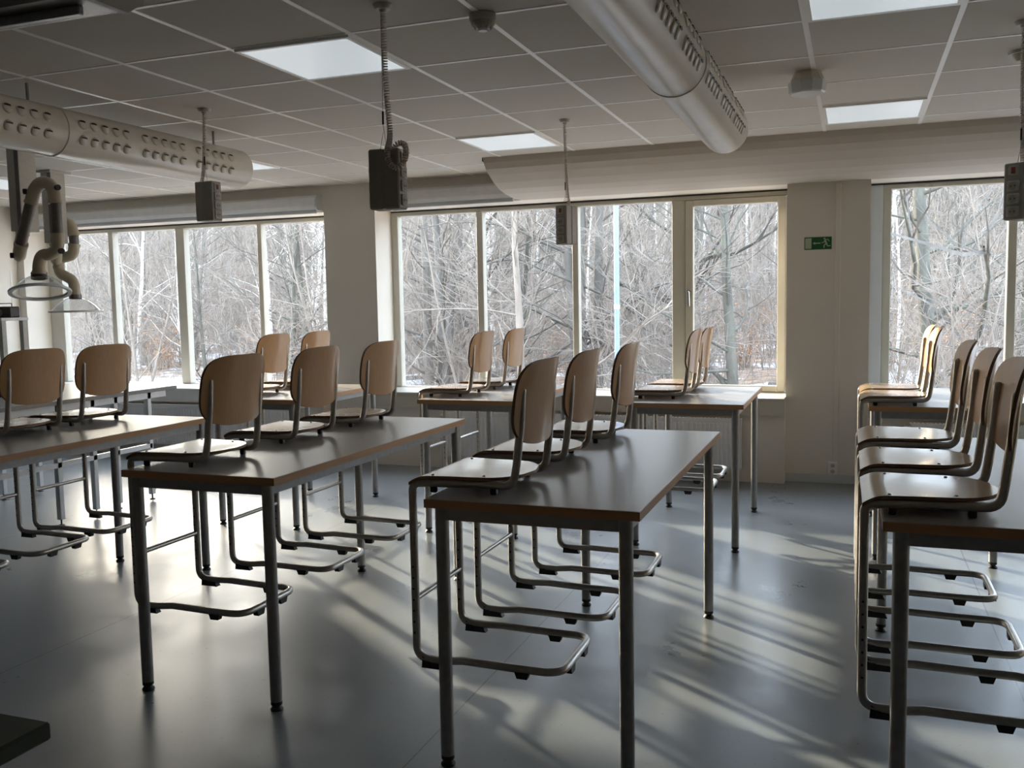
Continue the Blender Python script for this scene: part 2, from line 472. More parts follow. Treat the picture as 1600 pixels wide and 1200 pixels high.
def window(idx, a, b, mull, sashes, zb=0.715, zt=2.40):
    """mull: list of (x0,x1) glazing bars"""
    root = MB()
    # outer frame
    root.box(a, b, YG, YG + 0.09, zt, ZH - 0.005, 0, 0.004)
    root.box(a, b, YG, YG + 0.09, ZS - 0.02, zb, 0, 0.004)
    e0, e1 = mull[0], mull[-1]
    o = struct(root.build('window_%d' % idx, M['frame']))
    MB().box(a, e0[1], YG, YG + 0.09, zb, zt, 0, 0.004).build('jamb', M['frame'], o)
    MB().box(e1[0], b, YG, YG + 0.09, zb, zt, 0, 0.004).build('jamb', M['frame'], o)
    for (m0, m1) in mull[1:-1]:
        MB().box(m0, m1, YG - 0.005, YG + 0.085, zb, zt, 0, 0.004).build('mullion', M['frame'], o)
    # dark strip standing in for the shadow in the head gap
    MB().box(a + 0.01, b - 0.01, YG - 0.012, YG - 0.001, ZH - 0.014, ZH - 0.002).build('head_gap_shadow', M['dark'], o)
    # panes
    for i in range(len(mull) - 1):
        p0, p1 = mull[i][1], mull[i + 1][0]
        if i in sashes:
            f = MB()
            sw = 0.072
            f.box(p0 + 0.004, p0 + sw, YG - 0.015, YG + 0.06, zb + 0.004, zt - 0.004, 0, 0.005)
            f.box(p1 - sw, p1 - 0.004, YG - 0.015, YG + 0.06, zb + 0.004, zt - 0.004, 0, 0.005)
            f.box(p0 + sw, p1 - sw, YG - 0.015, YG + 0.06, zt - 0.056, zt - 0.004, 0, 0.005)
            f.box(p0 + sw, p1 - sw, YG - 0.015, YG + 0.06, zb + 0.004, zb + 0.054, 0, 0.005)
            so = f.build('sash', M['frame'], o)
            h = MB()
            hx = p0 + 0.036
            h.lathe([(0.0, -0.012), (0.014, -0.012), (0.014, 0.0), (0.0, 0.0)], (hx, YG - 0.016, 1.60), 16, 0, 'y')
            h.tube(rounded_path([(hx, YG - 0.02, 1.60), (hx, YG - 0.055, 1.60), (hx + 0.004, YG - 0.058, 1.47)], [0.015], 5), 0.008, 8)
            h.build('handle', M['chrome'], so)
            MB().box(p0 + sw, p1 - sw, YG + 0.03, YG + 0.034, zb + 0.05, zt - 0.05).build('pane', M['glass'], so)
        else:
            MB().box(p0 - 0.004, p1 + 0.004, YG + 0.05, YG + 0.054, zb - 0.004, zt + 0.004).build('pane', M['glass'], o)
    # deep inner sill and its apron
    s_ = MB()
    s_.box(a - 0.0, b + 0.0, 7.795, YG, ZS - 0.018, ZS + 0.008, 0, 0.003)
    s_.box(a, b, 7.80, 7.8395, 0.565, ZS - 0.018, 0)
    s_.build('window_sill', M['white' if idx == 1 else 'frame'], o)
    return o
window(1, W1[0], W1[1], [(-8.80, -8.60), (-7.89, -7.825), (-6.96, -6.845), (-5.905, -5.85), (-5.00, -4.885)], [])
window(2, W2[0], W2[1], [(-4.324, -4.252), (-3.410, -3.345), (-2.455, -2.398), (-1.530, -1.413), (-0.552, -0.525)], [3])
w3_ = window(3, W3[0], W3[1], [(0.112, 0.277), (1.135, 1.20), (2.06, 2.12), (2.98, 3.06), (3.88, 3.95)], [])

MB().box(0.1125, 0.210, YG - 0.02, YG - 0.001, ZS + 0.01, ZH - 0.015, 0, 0.003).build('lining', M['frame_gray'], w3_)

# slanted duct casing above the windows
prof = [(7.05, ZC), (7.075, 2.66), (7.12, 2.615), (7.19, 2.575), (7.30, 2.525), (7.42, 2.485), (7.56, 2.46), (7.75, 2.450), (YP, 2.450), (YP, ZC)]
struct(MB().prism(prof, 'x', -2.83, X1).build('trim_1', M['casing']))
struct(MB().box(-2.833, -2.829, 7.05, 7.10, ZC - 0.03, ZC).build('trim_2', M['dark']))
# ledge on the left of the window wall above window 1 and 2
def cassette(name, x0, x1, label):
    t = thing(name, label, 'roller blind', ((x0 + x1) / 2, YP, 2.46))
    P = []
    for i in range(9):
        a = pi / 2 + pi / 2 * i / 8 + pi / 2
        P.append((-0.05 + 0.045 * cos(a), 0.05 + 0.045 * sin(a) * 1.0 - 0.0))
    pr = [(0, 0.005), (0, 0.15), (-0.06, 0.15), (-0.10, 0.125), (-0.115, 0.085), (-0.115, 0.045), (-0.10, 0.015), (-0.08, 0.005)]
    L = (x1 - x0) / 2
    MB().prism(pr, 'x', -L, L).build('cassette', M['white'], t)
    MB().box(-L + 0.02, L - 0.02, -0.085, -0.045, -0.028, 0.006, 0, 0.006).build('bottom_rail', M['frame_gray'], t)
    MB().prism([(0, 0), (0, 0.155), (-0.065, 0.155), (-0.12, 0.10), (-0.12, 0.03), (-0.085, 0)], 'x', -L - 0.012, -L).build('end_cap', M['frame_gray'], t)
    MB().prism([(0, 0), (0, 0.155), (-0.065, 0.155), (-0.12, 0.10), (-0.12, 0.03), (-0.085, 0)], 'x', L, L + 0.012).build('end_cap', M['frame_gray'], t)
    return t
cassette('roller_blind', -8.78, -4.91, 'rolled up white blind cassette along the top of the leftmost window')
cassette('roller_blind', -4.30, -2.86, 'short rolled up blind cassette left of the slanted casing over the middle window')

# wiring trunk and socket on the right pier
t = thing('cable_trunking', 'thin vertical white cable trunking on the pier right of the exit sign', 'cable trunking', (-0.13, YP, 0.18))
MB().box(-0.021, 0.021, -0.014, 0, 0, 2.25, 0, 0.003).build('cover', M['wall'], t)
t = thing('wall_socket', 'white double wall socket low on the pier under the cable trunking', 'socket', (-0.15, YP, 0.07))
MB().box(-0.04, 0.04, -0.03, 0, 0.0, 0.11, 0, 0.006).build('cover_plate', M['white'], t)
for dz in (0.031, 0.079):
    q = MB(); q.lathe([(0.0, 0.0), (0.018, 0.0), (0.018, -0.003), (0.0, -0.003)], (0, -0.030, dz), 16, 0, 'y')
    q.box(-0.008, -0.004, -0.035, -0.032, dz - 0.004, dz + 0.004, 1); q.box(0.004, 0.008, -0.035, -0.032, dz - 0.004, dz + 0.004, 1)
    q.build('socket_outlet', [M['plastic_light'], M['dark']], t)

# emergency exit sign
t = thing('exit_sign', 'green emergency exit sign with door, arrow and running figure on the pier', 'sign', (-0.283, YP, 1.964))
MB().box(-0.105, 0.105, -0.006, 0, -0.05, 0.05, 0, 0.001).build('panel', M['sign_green'], t)
MB().box(-0.099, -0.05, -0.008, -0.006, -0.042, 0.042).build('door_symbol', M['sign_pale'], t)
MB().prism([(-0.042, 0.0), (-0.022, 0.012), (-0.022, 0.004), (0.02, 0.004), (0.02, -0.004), (-0.022, -0.004), (-0.022, -0.012)], 'y', -0.008, -0.006).build('arrow_symbol', M['sign_pale'], t)
r_ = MB()
r_.lathe([(0.0, 0.0), (0.0075, 0.0), (0.0075, -0.002), (0.0, -0.002)], (0.050, -0.006, 0.036), 14, 0, 'y')
def limb(pts, w_):
    for (a, b) in zip(pts[:-1], pts[1:]):
        d = Vector((b[0] - a[0], b[1] - a[1])).normalized(); n_ = Vector((-d.y, d.x)) * w_ / 2
        r_.prism([(a[0] + n_.x, a[1] + n_.y), (b[0] + n_.x, b[1] + n_.y), (b[0] - n_.x, b[1] - n_.y), (a[0] - n_.x, a[1] - n_.y)], 'y', -0.008, -0.006)
limb([(0.053, 0.026), (0.066, -0.006)], 0.013)
limb([(0.054, 0.026), (0.046, 0.006), (0.027, 0.004)], 0.006)
limb([(0.058, 0.027), (0.076, 0.029), (0.086, 0.014)], 0.006)
limb([(0.064, -0.006), (0.048, -0.016), (0.047, -0.038)], 0.009)
limb([(0.068, -0.004), (0.073, -0.024), (0.096, -0.023)], 0.008)
r_.build('running_figure_symbol', M['sign_pale'], t)

# radiators
def radiator(x0, x1, label):
    z0, z1 = 0.13, 0.545
    t = thing('radiator', label, 'radiator', ((x0 + x1) / 2, 7.75, z0))
    L = (x1 - x0) / 2; H_ = z1 - z0
    b = MB()
    n = int((x1 - x0) / 0.035)
    b.box(-L, L, -0.045, -0.035, 0, H_ - 0.02, 0)
    for i in range(n):
        xx = -L + (i + 0.5) * 2 * L / n
        b.box(xx - 0.010, xx + 0.010, -0.050, -0.045, 0.02, H_ - 0.04, 0, 0.002)
    b.box(-L, L, 0.02, 0.03, 0, H_ - 0.02, 0)
    b.box(-L, -L + 0.008, -0.05, 0.03, 0, H_ - 0.01); b.box(L - 0.008, L, -0.05, 0.03, 0, H_ - 0.01)
    b.build('panel', M['white'], t)
    g = MB()
    g.box(-L, L, -0.05, -0.043, H_ - 0.02, H_); g.box(-L, L, 0.023, 0.03, H_ - 0.02, H_)
    m_ = int((x1 - x0) / 0.03)
    for i in range(m_ + 1):
        xx = -L + i * 2 * L / m_
        g.box(xx - 0.004, xx + 0.004, -0.045, 0.025, H_ - 0.008, H_ - 0.002)
    g.build('top_grille', M['white'], t)
    v = MB()
    v.tube([(-L - 0.001, 0, H_ - 0.045), (-L - 0.05, 0, H_ - 0.045)], 0.01, 8)
    v.lathe([(0.012, 0), (0.02, 0.008), (0.02, 0.045), (0.014, 0.052), (0.0, 0.052)], (-L - 0.05, -0.005, H_ - 0.045), 14, 0, 'x')
    v.tube([(-L - 0.05, 0.0, H_ - 0.045), (-L - 0.05, 0.0, -z0 + 0.001)], 0.008, 8)
    v.build('valve', M['white'], t)
    for sx_ in (-1, 1):
        MB().box(sx_ * (L - 0.2) - 0.02, sx_ * (L - 0.2) + 0.02, 0.03, 0.0895, 0.05, H_ - 0.06).build('bracket', M['white'], t)
radiator(-7.9, -5.15, 'low white panel radiator under the leftmost window behind the lab bench')
radiator(-3.53, -0.86, 'low white panel radiator with top grille under the middle window')
radiator(0.42, 3.3, 'low white panel radiator under the right window behind the chairs')

# ================================================================== CEILING FITTINGS
def ceiling_light(ix, iy, label):
    x0, x1 = ix; y0, y1 = iy
    t = thing('ceiling_light', label, 'ceiling light', ((x0 + x1) / 2, (y0 + y1) / 2, ZC - 0.012), 0, 'square recessed ceiling lights')
    hx, hy = (x1 - x0) / 2 - 0.012, (y1 - y0) / 2 - 0.010
    f = MB()
    f.box(-hx, hx, -hy, -hy + 0.02, 0, 0.012); f.box(-hx, hx, hy - 0.02, hy, 0, 0.012)
    f.box(-hx, -hx + 0.02, -hy + 0.02, hy - 0.02, 0, 0.012); f.box(hx - 0.02, hx, -hy + 0.02, hy - 0.02, 0, 0.012)
    f.build('light_frame', M['grid'], t)
    MB().box(-hx + 0.02, hx - 0.02, -hy + 0.02, hy - 0.02, 0.003, 0.012).build('diffuser', M['diffuser'], t)
gxl = [0.403 + 0.616 * k for k in range(-16, 2)]
def gxp(k): return (0.403 + 0.616 * k, 0.403 + 0.616 * (k + 1))
ya = (6.125 - 0.6255 * 4, 6.125 - 0.6255 * 3); yb = (6.125, 6.125 + 0.6255)
ceiling_light(gxp(-5), ya, 'square ceiling light left of the nearest hanging coiled cord')
ceiling_light(gxp(-5), yb, 'square ceiling light just left of the slanted casing, near the windows')
ceiling_light(gxp(-1), ya, 'square ceiling light cut by the top edge at the upper right')
ceiling_light(gxp(-1), yb, 'square ceiling light above the right pier, touching the slanted casing')
ceiling_light(gxp(-9), yb, 'square ceiling light showing past the end of the left duct')
ceiling_light(gxp(-13), yb, 'square ceiling light at the far left, below the left duct')

def duct(xc, label, both):
    zc, r = 2.48, 0.13
    y0, y1 = 0.3, 5.45
    t = thing('air_duct', label, 'ventilation duct', (xc, y0, zc))
    b = MB()
    L = y1 - y0
    def R(y):
        return r
    pr = [(0.0, 0.0), (r - 0.01, 0.0), (r, 0.008), (r, L - 0.01), (r - 0.003, L - 0.003), (r - 0.01, L), (0.0, L)]
    b.lathe(pr, (0, 0, 0), 48, 0, 'y')
    b.build('duct_tube', M['cream_metal'], t)
    for ys in (3.855, 2.41, 0.965):
        MB().lathe([(r, -0.004), (r + 0.003, -0.003), (r + 0.003, 0.003), (r, 0.004)], (0, ys - y0, 0), 48, 0, 'y').build('joint_ring', M['cream_metal'], t)
    # nozzle mesh, pointing along +x, copied round the duct
    nz = MB()
    nz.lathe([(0.0, 0.007), (0.022, 0.007), (0.027, 0.002), (0.027, -0.006)], (0, 0, 0), 14, 0, 'x')
    # crescent slot (dark opening on the upper rim)
    nz.prism([(-0.019, 0.010), (0.019, 0.010), (0.017, 0.017), (0.0, 0.0205), (-0.017, 0.017)], 'x', 0.0045, 0.0095, 1)
    me = nz.mesh('nozzle', [M['cream_metal'], M['dark']])
    ro = [(1, 18), (1, -19)] + ([(-1, -12)] if both else [])
    ng = 0
    for side, ang in ro:
        for g0 in (4.89, 4.42, 3.95, 3.40, 2.93, 2.46):
            for j in range(5):
                o = bpy.data.objects.new('nozzle', me); COL.objects.link(o); o.parent = t
                a = radians(ang)
                o.location = (side * (r + 0.0) * cos(a), g0 + 0.08 * j - y0, r * sin(a))
                if side > 0: o.rotation_euler = (0, -a, 0)
                else: o.rotation_euler = (0, -a, pi)
                ng += 1
    for ys in (5.20, 3.72, 1.2):
        MB().tube([(0, ys - y0, r - 0.003), (0, ys - y0, ZC - zc)], 0.008, 8).build('hanger_rod', M['steel'], t)
duct(-4.01, 'round cream ventilation duct hanging at the left with rows of nozzles', False)
duct(-0.70, 'round cream ventilation duct hanging at the upper right with rows of nozzles', True)

# coiled cord helper
def helix(path, rad, pitch, r, seg=9):
    path = [Vector(p) for p in path]
    out = []
    d = [0]
    for a, b in zip(path[:-1], path[1:]): d.append(d[-1] + (b - a).length)
    L = d[-1]
    n = int(L / pitch * seg)
    u = None; j = 0
    for i in range(n + 1):
        s_ = L * i / n
        while j < len(path) - 2 and d[j + 1] < s_: j += 1
        f = (s_ - d[j]) / max(1e-9, d[j + 1] - d[j])
        p = path[j].lerp(path[j + 1], f)
        T = (path[j + 1] - path[j]).normalized()
        if u is None: u = T.orthogonal().normalized()
        u = (u - T * u.dot(T)).normalized(); v = T.cross(u)
        a = 2 * pi * s_ / pitch
        out.append(p + u * rad * cos(a) + v * rad * sin(a))
    return out

def socket_box(x, y, ztop, h, rz, label, loop, cord_side):
    t = thing('pendant_socket_box', label, 'hanging power socket', (x, y, ztop - h), rz, 'power socket boxes hung from the ceiling on coiled cords')
    wx, wy = 0.13, 0.085
    b = MB()
    b.box(-wx / 2, -0.002, -wy / 2, wy / 2, 0, h, 0, 0.006); b.box(0.002, wx / 2, -wy / 2, wy / 2, 0, h, 0, 0.006)
    b.box(-0.004, 0.004, -wy / 2 + 0.003, wy / 2 - 0.003, 0.003, h - 0.003, 0)
    b.build('housing', M['plastic'], t)
    for sd in (1, -1):
        for i in range(3):
            zz = 0.035 + i * 0.055
            q = MB()
            xa = sd * wx / 2
            q.box(min(xa, xa + sd * 0.008), max(xa, xa + sd * 0.008), -0.026, 0.026, zz - 0.023, zz + 0.023, 0, 0.005)
            xb = xa + sd * 0.008
            q.lathe([(0.0, 0.0), (0.017, 0.0), (0.017, sd * 0.001), (0.0, sd * 0.001)], (xb, 0, zz), 14, 1, 'x')
            q.box(min(xb, xb + sd * 0.002), max(xb, xb + sd * 0.002), -0.010, -0.006, zz - 0.003, zz + 0.003, 2)
            q.box(min(xb, xb + sd * 0.002), max(xb, xb + sd * 0.002), 0.006, 0.010, zz - 0.003, zz + 0.003, 2)
            q.build('socket_outlet', [M['plastic_light'], M['plastic'], M['dark']], t)
        q = MB(); xa = sd * wx / 2
        q.box(min(xa, xa + sd * 0.006), max(xa, xa + sd * 0.006), -0.022, 0.022, h - 0.055, h - 0.012, 0, 0.003)
        q.box(min(xa + sd * 0.006, xa + sd * 0.010), max(xa + sd * 0.006, xa + sd * 0.010), -0.008, 0.008, h - 0.047, h - 0.02, 1)
        q.build('switch', [M['plastic_light'], M['red']], t)
    # ceiling rose
    zr = ZC - (ztop - h)
    q = MB(); q.lathe([(0.0, -0.028), (0.012, -0.028), (0.016, -0.02), (0.030, -0.018), (0.038, -0.006), (0.040, 0.0), (0, 0.0)], (0.0, 0, zr), 20)
    q.build('ceiling_rose', M['plastic_light'], t)
    # coiled cord
    top = Vector((0, 0, zr - 0.02))
    if loop:
        path = [top, Vector((0.0, 0, h + 0.30)), Vector((0.010, 0, h + 0.14)), Vector((0.018, 0, h + 0.05)), Vector((0.022, -wy / 2 - 0.016, h - 0.02)),
                Vector((0.035, -wy / 2 - 0.018, h - 0.065)), Vector((0.06, -wy / 2 - 0.018, h - 0.085)), Vector((0.085, -wy / 2 + 0.0, h - 0.07)),
                Vector((0.096, -wy / 2 + 0.015, h - 0.03)), Vector((0.088, -0.015, h + 0.006)), Vector((0.066, -0.0, h + 0.024)), Vector((0.040, 0.0, h + 0.022)), Vector((0.028, 0.0, h + 0.006))]
    else:
        sx_ = cord_side
        path = [top, Vector((0.0, 0, h + 0.42)), Vector((sx_ * 0.012, 0.0, h + 0.20)), Vector((sx_ * 0.035, 0.005, h + 0.03)), Vector((sx_ * (wx / 2 + 0.022), 0.01, h - 0.05)),
                Vector((sx_ * (wx / 2 + 0.026), 0.01, h - 0.09)), Vector((sx_ * (wx / 2 + 0.012), 0.01, h - 0.105))]
    # smooth path
    for _ in range(2):
        q2 = [path[0]]
        for a, b2 in zip(path[:-1], path[1:]):
            q2.append(a.lerp(b2, 0.25)); q2.append(a.lerp(b2, 0.75))
        q2.append(path[-1]); path = q2
    MB().tube(helix(path, 0.0095, 0.0105, 0.003), 0.0033, 5, cap=True).build('coiled_cord', M['cord'], t)
    # safety wire with clip
    wr = MB()
    wr.tube([(-0.008, -0.004, zr - 0.02), (-0.012, -0.004, h + 0.10), (0.0, 0, h)], 0.0012, 5)
    wr.tube([(-0.012, -0.004, h + 0.10), (-0.012, -0.004, h + 0.15)], 0.004, 6, mi=1)
    wr.tube([(-0.012, -0.004, h + 0.07), (-0.03, 0, h + 0.001)], 0.0012, 5)
    wr.build('safety_wire', [M['steel'], M['dark']], t)
socket_box(-1.750, 3.345, 2.141, 0.235, radians(3), 'large dark power socket box, nearest, with the cord looped over it', True, 1)
socket_box(-1.770, 5.850, 2.150, 0.25, radians(75), 'pale power socket box hanging in front of the middle window', False, 1)
socket_box(-3.606, 4.605, 2.274, 0.23, radians(-4), 'dark power socket box in front of the left window, by the duct end', False, -1)
socket_box(0.675, 4.64, 2.092, 0.245, radians(60), 'power socket box cut by the right edge of the picture', False, 1)

# smoke detector, motion sensors
t = thing('smoke_detector', 'white round smoke detector on the ceiling left of the right duct', 'smoke detector', (-1.435, 3.609, ZC - 0.062))
MB().lathe([(0.052, 0.030), (0.055, 0.038), (0.055, 0.060), (0.0, 0.060)], (0, 0, 0), 28).build('base', M['plastic_light'], t)
MB().lathe([(0.0, 0.004), (0.030, 0.004), (0.046, 0.016), (0.050, 0.030), (0.0, 0.030)], (0, 0, 0), 28).build('sensor_head', M['plastic'], t)
MB().lathe([(0.0, -0.006), (0.018, -0.006), (0.020, 0.004), (0.0, 0.004)], (0, 0, 0), 20).build('cap', M['white'], t)
f_ = MB()
for i in range(10):
    a = 2 * pi * i / 10
    f_.tube([(0.032 * cos(a), 0.032 * sin(a), 0.002), (0.050 * cos(a), 0.050 * sin(a), 0.028)], 0.003, 5)
f_.build('cage_ribs', M['plastic_light'], t)
t = thing('emergency_lamp', 'squat translucent ceiling fitting right of the upper right duct', 'ceiling fitting', (-0.246, 5.20, ZC - 0.112))
MB().lathe([(0.0, 0.0), (0.085, 0.0), (0.092, 0.008), (0.098, 0.062), (0.0, 0.062)], (0, 0, 0), 10, smooth=False).build('lamp_cover', M['white'], t)
MB().lathe([(0.088, 0.062), (0.075, 0.095), (0.068, 0.112), (0.0, 0.112), (0.0, 0.062)][::1], (0, 0, 0), 10, smooth=False).build('base', M['cream_metal'], t)
t = thing('motion_sensor', 'small round ceiling sensor near the right edge of the picture', 'sensor', (0.745, 5.20, ZC - 0.05))
MB().lathe([(0.0, 0.0), (0.02, 0.003), (0.035, 0.02), (0.04, 0.035), (0.0, 0.035)], (0, 0, 0), 20).build('sensor_lens', M['beige_plastic'], t)
MB().lathe([(0.055, 0.035), (0.058, 0.05), (0.0, 0.05), (0.0, 0.035)], (0, 0, 0), 20).build('base', M['plastic_light'], t)

# big dark housing in the upper left corner
t = thing('screen_housing', 'dark grey ceiling mounted screen housing in the upper left corner', 'projection screen', (-3.78, 2.46, 2.52))
MB().prism([(-0.16, 0.03), (-0.10, 0.0), (0.08, 0.0), (0.15, 0.05), (0.155, 0.18), (-0.16, 0.18)], 'x', -1.5, 1.47).build('housing', M['dark_tube'], t)
MB().prism([(-0.165, 0.02), (-0.10, -0.008), (0.085, -0.008), (0.16, 0.045), (0.165, 0.18), (-0.165, 0.18)], 'x', 1.47, 1.50).build('end_cap', M['plastic'], t)
MB().box(-1.4, 1.4, -0.03, -0.005, -0.03, 0.0, 0, 0.004).build('bottom_rail', M['steel'], t)

# ================================================================== TABLES
def make_table(x0, x1, y0, y1, label, group):
    t = thing('lab_table', label, 'table', ((x0 + x1) / 2, (y0 + y1) / 2, 0), 0, group)
    hx, hy = (x1 - x0) / 2, (y1 - y0) / 2
    zt = 0.90
    top = MB().box(-hx + 0.002, hx - 0.002, -hy + 0.002, hy - 0.002, zt - 0.029, zt, 0, 0.0015).build('tabletop', M['laminate'], t)
    e = MB()
    e.box(-hx, hx, -hy, -hy + 0.002, zt - 0.029, zt - 0.0012); e.box(-hx, hx, hy - 0.002, hy, zt - 0.029, zt - 0.0012)
    e.box(-hx, -hx + 0.002, -hy + 0.002, hy - 0.002, zt - 0.029, zt - 0.0012); e.box(hx - 0.002, hx, -hy + 0.002, hy - 0.002, zt - 0.029, zt - 0.0012)
    e.build('edge_band', M['edge'], top)
    ix, iy = hx - 0.05, hy - 0.030
    f = MB()
    zr0, zr1 = zt - 0.070, zt - 0.0295
    f.box(-ix, ix, -iy - 0.012, -iy + 0.012, zr0, zr1); f.box(-ix, ix, iy - 0.012, iy + 0.012, zr0, zr1)
    f.box(-ix - 0.012, -ix + 0.012, -iy, iy, zr0, zr1); f.box(ix - 0.012, ix + 0.012, -iy, iy, zr0, zr1)
    f.build('rail_frame', M['steel'], t)
    for sx_ in (-1, 1):
        for sy_ in (-1, 1):
            lg = MB().tube([(sx_ * ix, sy_ * iy, 0.035), (sx_ * ix, sy_ * iy, zt - 0.0295)], 0.0225, 20).build('leg', M['steel'], t)
            ft = MB().lathe([(0.0, 0.0), (0.023, 0.0), (0.025, 0.004), (0.019, 0.012), (0.013, 0.016), (0.022, 0.022), (0.022, 0.035), (0.0, 0.035)], (sx_ * ix, sy_ * iy, 0), 18)
            ft.build('adjustable_foot', M['rubber'], lg)
    return t
TG = 'grey topped lab tables with chairs hung on them'
TAB = {
    'C': (-1.300, -0.590, 2.665, 4.425), 'F': (-2.705, -1.995, 2.845, 4.635), 'B': (-4.240, -3.500, 2.58, 4.39), 'R': (0.082, 0.812, 2.735, 4.475),
    'WC': (-1.322, -0.608, 5.58, 6.765), 'WF': (-2.722, -2.010, 5.52, 6.71), 'WB': (-4.245, -3.535, 5.325, 6.51), 'WR': (0.085, 0.795, 5.65, 6.85)}
TL = {
    'C': 'long grey topped table in the centre foreground, three chairs on its left edge',
    'F': 'long grey topped table left of centre in the front row with three chairs',
    'B': 'long grey topped table at the left edge of the picture, front row',
    'R': 'long grey topped table at the right edge of the picture, front row',
    'WC': 'short grey topped table by the windows behind the centre foreground table',
    'WF': 'short grey topped table under the middle window, left part',
    'WB': 'short grey topped table under the leftmost window, two chairs on it',
    'WR': 'short grey topped table by the right window'}
for k_, v_ in TAB.items():
    make_table(*v_, TL[k_], TG)

# ================================================================== CHAIR
def seat_halfw(u):
    # u 0 front .. 1 rear
    if u < 0.62:
        return 0.203 - 0.012 * sin(pi * u / 0.62) - 0.028 * (u / 0.62) ** 2
    v = (u - 0.62) / 0.38
    return 0.175 * sqrt(max(0.0, 1 - v ** 2.3))
def shell(mb, fn, nu, nv, th, mi=0, edge=1):
    """two-sided thick surface: fn(u,v) -> (point, normal)"""
    top, bot = [], []
    for i in range(nu + 1):
        for j in range(nv + 1):
            p, n_ = fn(i / nu, -1 + 2 * j / nv)
            top.append(p + n_ * th / 2); bot.append(p - n_ * th / 2)
    F = []
    id_ = lambda i, j: i * (nv + 1) + j
    for i in range(nu):
        for j in range(nv):
            F.append((id_(i, j), id_(i + 1, j), id_(i + 1, j + 1), id_(i, j + 1)))
    mb.add(top, F, mi, True)
    mb.add(bot, [f[::-1] for f in F], mi, True)
    ring = [id_(0, j) for j in range(nv)] + [id_(i, nv) for i in range(nu)] + [id_(nu, nv - j) for j in range(nv)] + [id_(nu - i, 0) for i in range(nu)]
    n0 = len(ring)
    vs_ = [top[i] for i in ring] + [bot[i] for i in ring]
    mb.add(vs_, [(i, (i + 1) % n0, n0 + (i + 1) % n0, n0 + i) for i in range(n0)], edge, False)

